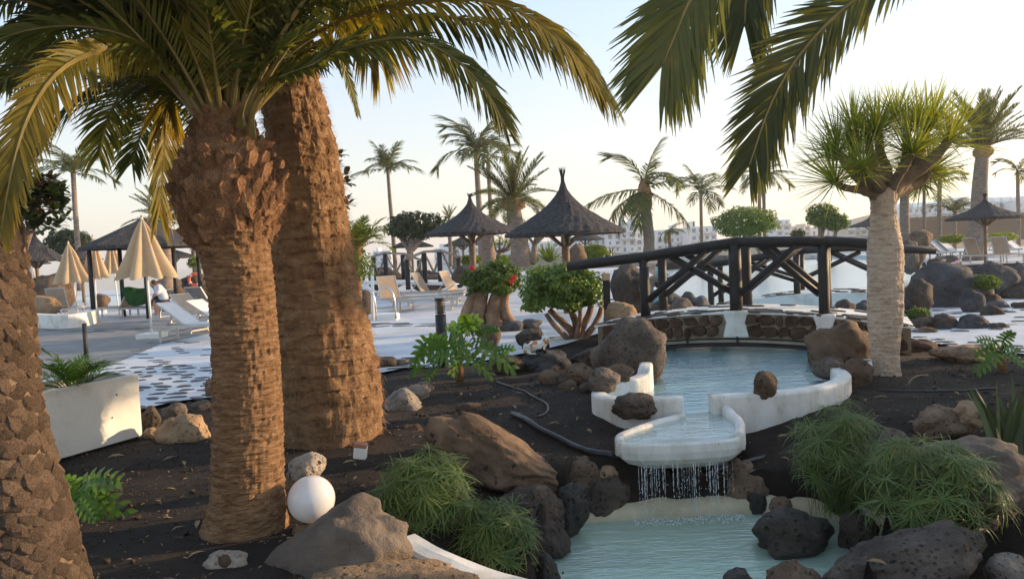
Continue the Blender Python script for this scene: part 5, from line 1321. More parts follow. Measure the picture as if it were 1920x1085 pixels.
# small branched dragon trees in the distance
def small_dragon(px, py, tx, ty, Y, label, seed):
    b = P(px, py, Y); c = P(tx, ty, Y); t = thing('dragon_tree', label, 'tree', b); f = b.lerp(c,.5); rr = random.Random(seed)
    sub('trunk', MB().tube([b, f], [.14,.12], 8), M_bark_grey, t, True)
    me = rosette_mesh(seed, 34, .45, .02, M_ylleaf, .8, .15, seg_=2)
    for k in range(9):
        a = rr.uniform(0,6.28); e = c+V((cos(a)*.5, sin(a)*.5, rr.uniform(-.3,.3))); sub('branch', MB().tube([f, f.lerp(e,.5)+V((cos(a)*.1,0,-.05)), e], [.08,.06,.05], 6), M_bark_grey, t, True)
        inst('leaf_rosette', me, t, Matrix.Translation(e-b))
small_dragon(1000,492,1005,425,33,'small branched dragon tree right behind the date palm',51)
small_dragon(935,492,940,452,36,'small branched dragon tree behind the first thatched parasol',52)

# ------------------------------------------------------------------ thatched parasols
def thatch_roof_mb(R, h, neck, seed, sides=0, tuft=.28, seg=72, eave=.07):
    mb = MB(); prof = []
    n = 14
    for i in range(n+1):
        u = i/n; r = R*(1-u)**1.0; z = h*(.70*u+.30*(u**6)) if neck else h*u
        prof.append((max(r, .045), z))
    def fn(r, z, a, i):
        k = 1.0
        if sides: k = cos(pi/sides)/cos((a % (2*pi/sides))-pi/sides)
        rag = .012*sin(a*37+i)+.018*noise.noise(V((cos(a)*14+seed, sin(a)*14, i*.8)))
        return (r*k*(1+rag*(1.6 if i == 0 else 1)), z+.02*noise.noise(V((cos(a)*9, sin(a)*9, seed+i))))
    mb.lathe((0,0,0), [(prof[0][0]*.93, -eave*.3)]+[(prof[0][0], -eave)]+prof, seg, True, fn)
    return mb
def parasol(px, rim, apex, Y, R, label, neck=True, seed=1, sides=0, tuftpx=0, pole=.07, braces=True, group='thatched parasols', base=0):
    zr = P(px, rim, Y).z; za = P(px, apex, Y).z; x = P(px, rim, Y).x; t = thing('thatched_parasol', label, 'parasol', (x, Y, base), group); R *= 1.04
    mb = thatch_roof_mb(R, za-zr, neck, seed, sides); mb.v = [v+V((x, Y, zr)) for v in mb.v]; sub('roof', mb, M_thatch, t)
    if tuftpx:
        h = tuftpx/FPX*Y; mb = MB()
        for k in range(40):
            a = rnd.uniform(0,6.28); s_ = rnd.uniform(.0,1); mb.tube([V((x+cos(a)*.04, Y+sin(a)*.04, za-.15)), V((x+cos(a)*.035, Y+sin(a)*.035, za+h*.3)), V((x+cos(a)*(.05+.05*s_), Y+sin(a)*(.05+.05*s_), za+h*rnd.uniform(.75,1.05)))], [.012,.011,.004], 3, False)
        sub('tuft', mb, M_thatch, t)
    sub('pole', MB().tube([(x,Y,base), (x,Y,(base+zr)/2), (x,Y,zr+.25)], [pole*1.1,pole,pole], 10, True, .05), M_bark_branch, t, True)
    if braces:
        for k in range(6):
            a = k*pi/3+.3; sub('brace', MB().tube([(x+cos(a)*pole, Y+sin(a)*pole, zr-.32), (x+cos(a)*R*.42, Y+sin(a)*R*.42, zr+.10)], .035, 6), M_bark_branch, t, True)
    return t
parasol(1059,436,340,18.5,1.42,'large thatched parasol with tufted peak, tallest one, in the middle',seed=1,tuftpx=26,pole=.10)
parasol(884,436,372,23,1.38,'large thatched parasol with tilted peak left of the tallest one',seed=2,tuftpx=10,pole=.10)
parasol(772,462,445,45,1.25,'small distant parasol right above the weathered footbridge',False,3)
parasol(1097,449,433,50,1.25,'small distant parasol right behind the eave of the tallest thatched parasol',False,4)
parasol(868,459,443,48,1.2,'small distant parasol half hidden by the pole of the parasol with tilted peak',False,5)
parasol(1847,408,372,30,1.36,'wide thatched parasol with thin peak at the right over two beige chairs',seed=6,tuftpx=10,pole=.06)
parasol(1632,423,405,55,1.5,'distant thatched parasol partly hidden behind the dragon tree trunk',seed=7)
parasol(68,487,436,30,1.05,'dark thatched parasol with tall thin peak beside the leaning palm',seed=8,tuftpx=14)
parasol(324,482,466,38,1.1,'small dark parasol under the right end of the thatched pavilion roof',False,9)
parasol(152,486,462,36,.9,'thatched parasol mostly hidden behind the closed beige parasols',seed=10)
parasol(50,494,478,45,1.2,'flat far parasol just behind the dark one with thin peak',False,11)
# pavilion
zr = P(272,460,24).z; x = P(272,460,24).x; pv = thing('thatched_pavilion', 'wide low thatched pavilion roof behind the closed beige parasols', 'pavilion', (x,24,0))
mb = thatch_roof_mb(1.95, P(272,408,24).z-zr, False, 12, 6, eave=.10); mb.v = [Matrix.Rotation(.25,3,'Z') @ v+V((x,24,zr)) for v in mb.v]; sub('roof', mb, M_thatch, pv)
for dx, dy in ((-1.3,-.9),(1.3,-.9),(-1.3,.9),(1.3,.9),(.2,-.5)): sub('post', MB().tube([(x+dx,24+dy,0),(x+dx,24+dy,zr)], .07, 8), M_wood, pv, True)

# ------------------------------------------------------------------ closed parasols
def closed(px, top, skirt, w, Y, basepx, label, lean=0, seed=1, mat=None, group='closed canvas parasols'):
    z1 = P(px, top, Y).z; z0 = P(px, skirt, Y).z; xb, yb = P(*basepx, Y).x, Y; R = w/2/FPX*Y; h = z1-z0
    t = thing('closed_parasol', label, 'parasol', (xb, yb, 0), group); ax = V((P(px, top, Y).x-xb, 0, z1)).normalized(); axf = lambda z: V((xb+ax.x/ax.z*z, Y, z))
    mb = MB(); n = 96; rows_ = 12; folds = 8
    for i in range(rows_+1):
        u = i/rows_; r = R*(u**.9)*(1+.03*sin(u*9)); z = z1-h*u
        for k in range(n):
            a = 2*pi*k/n+seed; f = .5+.5*cos(a*folds+.6*sin(a*2+seed)); f = f**.8; rr_ = r*(.62+.42*f)+.02
            zz = z+(.10*(1-f)*u*u*h*.6 if i == rows_ else 0); c = axf(zz); mb.v.append(c+V((cos(a)*rr_, sin(a)*rr_, 0)))
    for i in range(rows_):
        for k in range(n): a = i*n+k; b = i*n+(k+1) % n; mb.f.append((a, b, b+n, a+n))
    sub('canopy', mb, mat or M_cloth, t, True)
    sub('pole', MB().tube([axf(0), axf(z1*.5), axf(z1+.04)], .028, 10), M_wpaint, t, True)
    sub('finial', MB().ball(axf(z1+.05), .035, 8, 6), M_cloth, t, True)
    sub('base_block', MB().box((xb, Y, .07), (.5,.5,.14)), M_wpaint, t)
closed(266,410,524,104,16.9,(286,640),'largest closed beige parasol beside the white lounger',seed=.3)
closed(128,456,532,64,27,(147,600),'closed beige parasol leftmost over the low white wall',seed=.9)
closed(174,446,524,48,27.5,(182,600),'closed beige parasol second from left',seed=1.4)
closed(207,452,514,42,29,(224,600),'closed beige parasol partly behind the largest one on its left side',seed=2.0)
closed(58,492,524,14,38,(60,540),'thin pale closed parasol under the dark parasol at the far left',seed=2.6,mat=M_wcloth)
closed(1846,430,452,16,31,(1846,482),'small closed white parasol beside the pole of the right thatched parasol',seed=2.6,mat=M_wcloth)

# ------------------------------------------------------------------ loungers
def lounger(loc, rz, ang, mat, label, group=None, sc=1, back=.75, base=0, name='sun_lounger'):
    """local: feet at +x, head at -x, length 1.95"""
    t = thing(name, label, 'sun lounger', loc, group, rz); t.scale = (sc,)*3
    def loc_(nm, mb, m_, **k): return sub(nm, mb, m_, t, local=True, **k)
    H = .34; W = .62
    fr = MB()
    for y in (-W/2, W/2): fr.beam((-.95,y,H), (.98,y,H), .035, .05)
    for x_ in (-.95, .98, -.2): fr.beam((x_,-W/2,H), (x_,W/2,H), .035, .04)
    loc_('frame', fr, M_metal)
    for x_ in (-.75, .80):
        for y in (-W/2, W/2): loc_('leg', MB().beam((x_,y,H), (x_,y,0), .04, .04, (1,0,0)), M_metal)
        loc_('cross_bar', MB().beam((x_,-W/2,.06), (x_,W/2,.06), .03, .03), M_metal)
    loc_('seat', MB().box((.39,0,H+.03), (1.18,W-.05,.018)), mat)
    hx = -.2; bx, bz = hx-cos(ang)*back, H+.03+sin(ang)*back
    mb = MB(); mb.beam((hx,0,H+.035), (bx,0,bz), W-.05, .018, (0,0,1)); loc_('backrest', mb, mat)
    mb = MB()
    for y in (-W/2+.01, W/2-.01): mb.beam((hx,y,H+.03), (bx,y,bz), .03, .035)
    mb.beam((bx,-W/2,bz), (bx,W/2,bz), .035, .03); loc_('back_frame', mb, M_metal)
    if ang > .2: loc_('strut', MB().beam((hx-cos(ang)*back*.6,0,H+sin(ang)*back*.6), (hx-.62,0,H), .03, .02), M_metal)
    return t
def Lp(px, py, z=0): g = G(px, py, z); return (g.x, g.y, z)
lounger((Lp(340,652)[0], 15.8, .03), radians(-8), radians(38), M_wsling, 'white sling lounger nearest the largest closed beige parasol')
lounger((Lp(412,628)[0], 17.6, .03), radians(-14), radians(32), M_wsling, 'white sling lounger behind the nearest one, cut by the ringed palm trunk')
lounger((P(118,585,26).x, 26, .0), radians(95), radians(70), M_sling, 'cream lounger with upright back seen from behind under the leftmost closed parasol')
lounger((P(392,580,23).x, 23, .0), radians(70), radians(55), M_tsling, 'grey sling lounger below the orange life ring')
lounger((P(372,595,20.5).x, 20.5, .0), radians(-30), radians(40), M_sling, 'beige lounger between the person and the ringed palm trunk')
lounger((P(235,590,25).x, 25, .0), radians(150), radians(50), M_sling, 'beige lounger draped with a green towel, behind the largest closed parasol')
lounger((P(275,592,24).x, 24.2, .0), radians(160), radians(45), M_tsling, 'grey lounger the seated person sits on')
for nm, px, py, Y, rot in (('green towel hanging over the beige lounger back', 250, 555, 24.5, .5), ('dark green towel on the grey lounger of the seated person', 300, 566, 23.8, -.6)):
    mb = MB(); n = 8; b = P(px, py, Y)
    for i in range(n+1):
        for j in range(n+1): mb.v.append(b+Matrix.Rotation(rot,3,'Z') @ V((-.35+.7*i/n, -.02+.05*sin(i*1.3+j), .28-.55*(j/n)+.04*sin(j*1.1+i*.7)))+V((.3*j/n,-.2*j/n,0)))
    for i in range(n):
        for j in range(n): a = i*(n+1)+j; mb.f.append((a, a+1, a+n+2, a+n+1))
    o = single('towel', mb, M_tgreen, nm, 'towel', b, smooth=True); so_ = o.modifiers.new('s', 'SOLIDIFY'); so_.thickness = .02
lounger((P(722,592,21).x, 22.6, .0), radians(-60), radians(62), M_sling, 'beige lounger leftmost in the middle row, next to the pool handrail')
lounger((P(795,590,24).x, 26.2, .0), radians(-20), radians(60), M_sling, 'beige lounger second in the middle row')
lounger((P(852,590,24).x, 25.8, .0), radians(-24), radians(64), M_sling, 'beige lounger third in the middle row, beside the bonsai trunk')
lounger((P(800,600,21.5).x, 21.6, .0), radians(180), radians(30), M_metal, 'metal framed lounger side on in front of the beige ones',)
lounger((P(815,585,23.5).x, 23.8, .0), radians(176), radians(4), M_wsling, 'flat white lounger between the metal one and the beige ones')
RD = .27
lounger((P(1820,490,31).x, 30.5, RD), radians(-80), radians(66), M_sling, 'beige chair backed lounger left of the right parasol pole')
lounger((P(1869,490,31).x, 30.5, RD), radians(-98), radians(66), M_sling, 'beige chair backed lounger right of the right parasol pole')
for k, (px, ) in enumerate(((1745,),(1765,),(1783,),(1802,),(1895,),(1912,),(1932,))):
    words = ['first','second','third','fourth','fifth','sixth','seventh']
    lounger((P(px,478,37).x, 37+.1*k, RD), radians(-62), radians(42), M_wsling, '%s white lounger from the left in the far row on the raised deck' % words[k], 'white loungers on the far raised deck', back=.9)
# raised deck at right
mb = MB(); dk = [(P(1700,497,31).x,29.5),(P(1960,497,31).x+4,28.3),(40,40),(40,60),(24,60),(P(1735,497,45).x,45)]
vs = [V((p[0], p[1], RD)) for p in dk]; mb.add(vs, [tuple(t_) for t_ in tessellate_polygon([vs])]); n = len(dk)
mb.add([V((p[0], p[1], RD)) for p in dk]+[V((p[0], p[1], -.1)) for p in dk], [(i, (i+1) % n, n+(i+1) % n, n+i) for i in range(n)])
me = mb.mesh('raised_deck', M_pav); up_fix(me); struct('raised_deck', me, None)
struct('deck_edge', MB().beam((dk[0][0],29.42,RD-.03), (dk[1][0],28.22,RD-.03), .06, .10), M_black)
# far terrace edge walls beyond the pool
mb = MB(); mb.beam(P(1240,492,60), P(1660,478,60), .5, .7); single('low_wall', mb, M_white, 'low white wall along the far edge of the big pool', 'wall', P(1450,486,60))
mb = MB(); mb.beam(P(1220,478,66), P(1660,462,66), .5, 1.1); single('low_wall', mb, M_bcream, 'tan bank wall behind the yellow bushes beyond the big pool', 'wall', P(1450,470,66))
# curved low white wall left
q = bez([P(56,612,22.5), P(90,612,21.5), P(130,614,21), P(165,610,22), P(176,598,24)], 24); mb = MB()
for i in range(25):
    t_ = (q[min(24,i+1)]-q[max(0,i-1)]); s_ = V((t_.y,-t_.x,0)).normalized(); b_ = V((q[i].x, q[i].y, 0))
    mb.v += [b_-s_*.15, b_-s_*.15+V((0,0,.42)), b_+s_*.15+V((0,0,.42)), b_+s_*.15]
for i in range(24):
    for k in range(3): a = i*4+k; mb.f.append((a, a+1, a+5, a+4))
mb.f += [(0,1,2,3), (99,98,97,96)]
single('low_wall', mb, M_white, 'curved low white wall below the left closed parasols', 'wall', (q[12].x, q[12].y, 0))

# ------------------------------------------------------------------ small things
gx, gy = P(584,935,4.45).x, 4.45; gc = P(584,935,4.45)
t = thing('globe_lamp', 'white opal globe lamp on a tan stone', 'lamp', (gx, gy, gc.z-.16))
sub('globe', MB().ball(gc, .1405, 48, 32), M_globe, t, True)
sub('socket', MB().lathe(gc-V((0,0,.165)), [(.05,0),(.055,.03),(.045,.05)], 24), M_black, t, True)
# low brick
t = single('brick', MB().box(P(676,846,5.75), (.10,.07,.11), Matrix.Rotation(.15,3,'Y')), M_wpaint, 'small white and terracotta block standing behind the globe lamp', 'brick', P(676,860,5.75)); bevel(t, .01)
o = sub('chipped_top', MB().box(P(676,834,5.75), (.108,.078,.035), Matrix.Rotation(.15,3,'Y')), M_brick, t); bevel(o, .01)
# bollard light
bx = P(831,690,10.6); bx.z = 0; t = thing('bollard_light', 'black bollard light with louvred head behind the philodendron', 'lamp', bx)
zt = P(831,560,10.6).z; sub('post', MB().tube([bx, (bx.x,bx.y,zt-.22)], .078, 24), M_black, t, True)
for k in range(6): sub('louvre', MB().lathe((bx.x,bx.y,zt-.20+k*.032), [(.070,0),(.078,.010),(.070,.014)], 24), M_black, t, True)
sub('core', MB().tube([(bx.x,bx.y,zt-.23),(bx.x,bx.y,zt-.01)], .045, 16), M_sling, t, True); sub('cap', MB().lathe((bx.x,bx.y,zt-.015), [(.078,0),(.078,.02),(.06,.03)], 24), M_black, t, True)
# post with cream lamp head beside the round shrub
b = P(1139,590,12.9); b.z = .05; zt = P(1139,512,12.9).z; t = thing('lamp_post', 'short square dark post with cream cap right of the round shrub', 'lamp', b)
sub('post', MB().box((b.x,b.y,(zt-.12)/2), (.11,.11,zt-.12)), M_wood, t); sub('cap', MB().box((b.x,b.y,zt-.06), (.125,.125,.12)), M_cloth, t)
# short wooden post on the path
b = P(160,640,12.5); sub_t = single('marker_post', MB().tube([(b.x,12.5,0),(b.x,12.5,P(160,606,12.5).z)], .035, 10), M_wood, 'thin wooden post on the grey path behind the planter palm', 'post', (b.x,12.5,0), smooth=True)
# floodlight by the dragon tree
b = P(1618,684,8.5); t = thing('floodlight', 'small floodlight with pale glass face between dragon tree and boulder', 'lamp', b)
bevel(sub('housing', MB().box(b, (.18,.09,.12), Matrix.Rotation(-.4,3,'X')), M_wpaint, t), .01); sub('glass', MB().box(b+V((-.01,-.035,.052)), (.14,.09,.012), Matrix.Rotation(-.4,3,'X')), M_glass, t)
# hoses
def GZ(px, py, dz):
    Y = 3.0
    while Y < 16:
        p = P(px, py, Y)
        if p.z < ground_z(p.x, p.y)+dz: return p
        Y += .02
    return p
def hose(lst, r, label, name='hose', ground=True):
    q = bez([GZ(x, y, r*1.1) if ground else P(x, y, Y) for x, y, Y in lst], 40)
    for p in (q if ground else []): p.z = ground_z(p.x, p.y)+r*1.15
    single(name, MB().tube(q, r, 10), M_hose, label, 'hose', q[0], smooth=True)
def gh(lst): return [(x, y, G(x, y, .02+dz).y) for x, y, dz in lst]
hose([(960,776,7.35),(1000,797,7.0),(1050,822,6.7),(1100,845,6.45),(1150,865,6.3)], .026, 'thick black water pipe lying on the gravel towards the spout')
hose([(1345,880,6.2),(1390,868,6.35),(1440,855,6.5),(1490,848,6.6)], .022, 'black pipe running from the spout to the right papyrus', ground=False)
hose([(932,716,8.9),(965,728,8.6),(1000,744,8.2),(1022,755,8.0),(1028,768,7.75),(1018,778,7.55),(1008,782,7.5)], .012, 'thin hose curling on the gravel above the thick pipe')
hose([(1648,731,7.75),(1720,733,7.75),(1800,732,7.7),(1870,728,7.7)], .009, 'thin straight irrigation hose on the gravel right of the basin')
q = bez([P(1700,728,7.9), P(1708,712,7.9), P(1722,704,7.9), P(1740,703,7.9)], 12); single('dry_stalk', MB().tube(q, [.010]*13, 6), M_mortar, 'curved dry palm stalk on the gravel right of the dragon tree', 'dry stalk', q[0], smooth=True)
# planter
A = G(268,822,0); B = G(95,872,0); d = (B-A).normalized(); nrm = V((-d.y, d.x, 0)); 
if nrm.y < 0: nrm = -nrm
Hh = .62; Ll = 1.7; t = thing('planter', 'long white plastered planter trough beside the leaning palm', 'planter', (A+d*Ll/2))
Wd = .62
def slabp(a, b, w, z0, z1): m = MB(); m.beam(a+V((0,0,(z0+z1)/2)), b+V((0,0,(z0+z1)/2)), w, z1-z0); return m
c0, c1 = A, A+d*Ll; e0, e1 = A+nrm*Wd, A+d*Ll+nrm*Wd; ww = .06
for a_, b_ in ((c0+nrm*ww/2, c1+nrm*ww/2), (e0-nrm*ww/2, e1-nrm*ww/2), (c0-d*-ww/2+nrm*ww, e0-d*-ww/2-nrm*ww), (c1-d*ww/2+nrm*ww, e1-d*ww/2-nrm*ww)):
    bevel(sub('side_panel', slabp(a_, b_, ww, .03, Hh), M_white, t), .008, 3)
sub('soil', MB().add([c0+nrm*.05+V((0,0,Hh-.12)), c1+nrm*.05+V((0,0,Hh-.12)), e1-nrm*.05+V((0,0,Hh-.12)), e0-nrm*.05+V((0,0,Hh-.12))], [(0,1,2,3)]), M_soil, t)
sub('base_strip', slabp(c0+nrm*.1, c1+nrm*.1, .08, -.03, .03), M_black, t)
for u, z in ((.16,.52),(.62,.45),(.20,.30)): sub('bolt', MB().ball(A+d*u*Ll*.9-nrm*.002+V((0,0,z*.9)), .008, 6, 4), M_black, t)
hub = A+d*.45+nrm*.3+V((0,0,.48)); t = thing('potted_palm', 'small arching palm growing in the white planter', 'plant', hub)
for k in range(26):
    az = rnd.uniform(0,6.28); mb, rk = frond_mb(arch(hub, az, radians(rnd.uniform(45,88)), rnd.uniform(.38,.58), radians(rnd.uniform(40,85)), 8), .16, n=16, w=.006, seed=k, droop=.15, r0=.005, r1=.002, start=.3)
    rk.add(mb.v, mb.f); sub('frond', mesh_of('frond', [v-hub for v in rk.v], rk.f, M_phil if k % 3 else M_ylleaf), None, t)
hub = A+d*1.02+nrm*.25+V((0,0,.48)); t = thing('snake_plant', 'stiff upright snake plant leaves in the planter next to the leaning palm', 'plant', hub)
for k in range(12):
    b = hub+V((rnd.uniform(-.1,.1), rnd.uniform(-.1,.1), 0)); tip = b+V((rnd.uniform(-.08,.12), rnd.uniform(-.06,.06), rnd.uniform(.25,.48))); sub('leaf', MB().strip([b, b.lerp(tip,.5), b.lerp(tip,.8), tip], [.018,.026,.02,.001], V((1,rnd.uniform(-.6,.6),0)).normalized()), M_agave, t)
# pool handrails
for dx, lab in ((0,'left curved steel pool handrail beside the thickest palm'),(.42,'right curved steel pool handrail beside the thickest palm')):
    Y = 17.5; b = [P(x, y, Y)+V((dx, dx*.6, 0)) for x, y in ((672,560),(674,546),(684,541),(696,546),(703,565),(706,600))]; single('pool_handrail', MB().tube(bez(b, 20), .022, 8), M_steel, lab, 'handrail', b[-1], smooth=True)
b = P(699,600,17.8); single('shower_pole', MB().tube([b, P(698,502,17.8)], .04, 10), M_wpaint, 'white pole standing beside the pool handrails', 'pole', b, smooth=True)
b = P(720,600,19); o = single('step_block', MB().box(b, (.75,.5,.35)), M_white, 'white step block at the foot of the white pole', 'step', b); bevel(o, .05)
# life ring
b = P(365,524,35.4); mb = MB(); n = 28
for i in range(n):
    a = 2*pi*i/n; c_ = b+V((cos(a)*.27, 0, sin(a)*.27)); 
    for k in range(8): e = 2*pi*k/8; mb.v.append(c_+V((cos(a)*cos(e), sin(e), sin(a)*cos(e)))*.075)
for i in range(n):
    for k in range(8): mb.f.append((i*8+k, i*8+(k+1) % 8, ((i+1) % n)*8+(k+1) % 8, ((i+1) % n)*8+k))
lr = single('life_ring', mb, M_ring, 'orange life ring hanging on the dark bank at left', 'life ring', b-V((0,0,.3)), smooth=True)
for k in range(4):
    a = k*pi/2+.6; c_ = b+V((cos(a)*.27, -.0, sin(a)*.27)); sub('band', MB().tube([c_-V((-sin(a),0,cos(a)))*.04, c_+V((-sin(a),0,cos(a)))*.04], .08, 10), M_wpaint, lr, True)
# twigs and pebbles on the gravel
PEB = MB(); rr = random.Random(99)
for _ in range(9000):
    y = rr.uniform(3.2, 9.5); x = rr.uniform(-.62*y-.2, .75*y)
    z = ground_z(x, y)
    if z < -.3 or inpoly(x, y, terrace) or inpoly(x, y, pool_poly): continue
    r = (rr.uniform(.003,.010) if rr.random() < .96 else rr.uniform(.012,.026))*(1+.06*y); c_ = V((x, y, z+r*.3)); d1 = V((rr.gauss(0,1), rr.gauss(0,1), rr.gauss(0,.6))).normalized()*r; d2 = d1.orthogonal().normalized()*r*.8; d3 = d1.cross(d2).normalized()*r*.6
    PEB.add([c_+d1, c_-d1, c_+d2, c_-d2, c_+d3, c_-d3], [(0,2,4),(2,1,4),(1,3,4),(3,0,4),(2,0,5),(1,2,5),(3,1,5),(0,3,5)])
M_peb = pmat('gravel_stone', [(.35, (.012,.010,.009)), (.55, (.05,.035,.027)), (.7, (.14,.10,.075))], scale=18, rough=.9, bump=0)
struct('gravel', PEB, M_peb, False, 'stuff')

# shade trees standing outside the right edge (the photograph's foreground lies in their shade)
for k, (x, y, r, h) in enumerate(((8.8,7.6,1.1,1.1),(10.2,9.4,1.0,1.2),(7.4,5.2,.9,1.0))):
    t = thing('shade_tree', ['middle','farthest','nearest'][k]+' bushy tree outside the right edge of the picture', 'tree', (x,y,-.3))
    sub('crown', leaves_mb((x,y,h), (r,r,h*.72), 2600, .16, 60+k, .2, 2.4, -.35), M_dkleaf, t)
    sub('trunk', MB().tube([(x,y,-.4),(x,y,h)], [.12,.07], 8), M_bark_grey, t, True)

mb = MB(); rr = random.Random(123)
for _ in range(2400):
    y = rr.uniform(3.4, 9.6); x = rr.uniform(-.62*y, .72*y); z = ground_z(x, y)
    if z < -.35 or inpoly(x, y, terrace) or inpoly(x, y, pool_poly): continue
    l = rr.uniform(.012,.045) if rr.random() < .9 else rr.uniform(.06,.14); a = rr.uniform(0,6.28); d = V((cos(a), sin(a), 0))*l; p = V((x, y, z+.004)); w = V((-sin(a), cos(a), rr.uniform(-.5,.5)))
    mb.strip([p, p+d*.35+V((0,0,l*.12)), p+d*.7+V((0,0,l*.14)), p+d], [.001, l*.1+.001, l*.09+.001, .0005], w)
M_lit = pmat('dry_leaf', [(.3, (.12,.075,.04)), (.6, (.30,.21,.12))], scale=5, rough=.9, bump=0)
struct('leaf_litter', mb, M_lit, False, 'stuff')
# ------------------------------------------------------------------ buildings and hill
WIN = MB().box((0,0,0), (1,.12,1)).mesh('window', M_glass); SLAB = MB().box((0,0,0), (1,1,1)).mesh('balcony', M_bwhite)
def building(x0, x1, ytop, ybase, Y, floors, cols, label, mat=None, steps=None, seed=1, name='apartment_building', roofbits=0, arch_=False):
    rr = random.Random(seed); a = P(x0, ybase, Y); b = P(x1, ybase, Y); zt = P((x0+x1)/2, ytop, Y).z; zb = min(a.z, b.z)-3; base = V(((a.x+b.x)/2, Y, zb))
    t = thing(name, label, 'building', base); w = b.x-a.x; z0 = P((x0+x1)/2, ybase, Y).z; H = zt-z0
    sub('wall', MB().box((base.x, Y+5, (zb+zt)/2), (w, 10, zt-zb)), mat or M_bwhite, t)
    for k in range(roofbits):
        bw = rr.uniform(.06,.16)*w; bx_ = a.x+rr.uniform(.1,.9)*w; bh = rr.uniform(.15,.35)*H; sub('roof_block', MB().box((bx_, Y+4, zt+bh/2), (bw, 6, bh)), mat or M_bwhite, t)
    fh = H/floors; cw = w/cols
    for f in range(floors):
        for c in range(cols):
            cx_ = a.x+(c+.5)*cw; cz = z0+(f+.5)*fh
            inst('window', WIN, t, Matrix.Translation(V((cx_, Y-.02, cz))-base) @ Matrix.Diagonal((cw*rr.choice((.3,.45,.55)), 1, fh*rr.choice((.42,.5,.6)), 1)))
            if rr.random() < .6: inst('balcony', SLAB, t, Matrix.Translation(V((cx_, Y-.5, cz-fh*.33))-base) @ Matrix.Diagonal((cw*.8, 1.1, fh*.26, 1)))
            if rr.random() < .25: inst('balcony', SLAB, t, Matrix.Translation(V((cx_+cw*.45, Y-.4, cz))-base) @ Matrix.Diagonal((cw*.08, .9, fh, 1)))
    if arch_:
        for k in range(3):
            cx_ = a.x+w*(.2+.3*k); mb = MB(); n = 12; pr = [V((cos(pi*i/n)*w*.05, -.6, sin(pi*i/n)*H*.16)) for i in range(n+1)]; pts = [p+V((cx_, Y, z0+H*.78)) for p in pr]; mb.add(pts, [tuple(range(n+1))]); sub('arched_window', mb, M_glass, t)
            mb = MB(); mb.add([V((cx_-w*.08,Y-.5,zt-.1)), V((cx_+w*.08,Y-.5,zt-.1)), V((cx_,Y-.5,zt+H*.16)), V((cx_-w*.08,Y+6,zt-.1)), V((cx_+w*.08,Y+6,zt-.1)), V((cx_,Y+6,zt+H*.16))], [(0,1,2),(3,5,4),(0,2,5,3),(1,4,5,2)]); sub('gable', mb, mat or M_bwhite, t)
    return t
building(1138,1206,424,474,170,4,5,'white apartment block with stacked balconies, left of the shaggy trunked palm',roofbits=3,seed=1)
building(1100,1140,432,476,175,3,3,'lower white block just right of the large thatched parasol eave',seed=2,roofbits=1)
building(1232,1300,430,470,190,3,6,'long white block between the shaggy trunked palm and the slim palm',seed=3,roofbits=1)
building(1296,1345,424,468,180,3,4,'white block with tower room right of the slim palm',seed=4,roofbits=2)
building(985,1100,452,482,220,2,9,'low long white terrace of houses behind the large thatched parasol',seed=5,roofbits=4)
building(815,985,462,490,240,2,14,'low distant white houses behind the first thatched parasol',seed=6,roofbits=6)
building(700,735,470,492,230,2,3,'small pale house behind the weathered footbridge',seed=7,roofbits=1)
building(1452,1520,424,446,230,2,6,'pale distant block right of the wide clipped tree',seed=8,roofbits=4,mat=M_bcream)
building(1455,1482,412,444,225,3,2,'pale square tower block right of the wide clipped tree',seed=9)
building(1590,1650,420,442,200,2,5,'white distant house left of the dragon tree trunk',seed=10,roofbits=2,mat=M_bcream)
building(1688,1775,388,446,190,4,7,'white gabled resort block right of the dragon tree with arched windows',seed=11,arch_=True)
building(1775,1835,384,438,195,4,5,'white resort block behind the thick far date palm',seed=12,roofbits=3)
building(1848,1905,378,434,185,4,5,'white gabled resort block above the right thatched parasol',seed=13,arch_=True)
building(1905,2010,376,430,180,4,8,'white resort block cut by the right edge of the picture',seed=14,roofbits=3)
building(1520,1560,428,446,240,1,3,'small pale house behind the rounded green tree',seed=15)
# pale retaining wall below the resort
mb = MB(); mb.beam(P(1690,450,120), P(2000,436,120), 1, 7); single('retaining_wall', mb, M_hill, 'long tan retaining wall below the white resort blocks', 'wall', P(1840,450,120))
mb = MB(); nX, nY = 60, 14
for j in range(nY+1):
    for i in range(nX+1):
        x = 150+i/nX*560; y = 230+j/nY*420; e = min(1, (x-150)/120)*sin(pi*min(1, j/nY*.9)); mb.v.append(V((x, y, -2+e*(21+6*nz((x*.01, y*.01, 0)))+1.0*nz((x*.05, y*.05, 2)))))
for j in range(nY):
    for i in range(nX): a = j*(nX+1)+i; mb.f.append((a, a+1, a+nX+2, a+nX+1))
struct('hill', mb, M_hill, True)
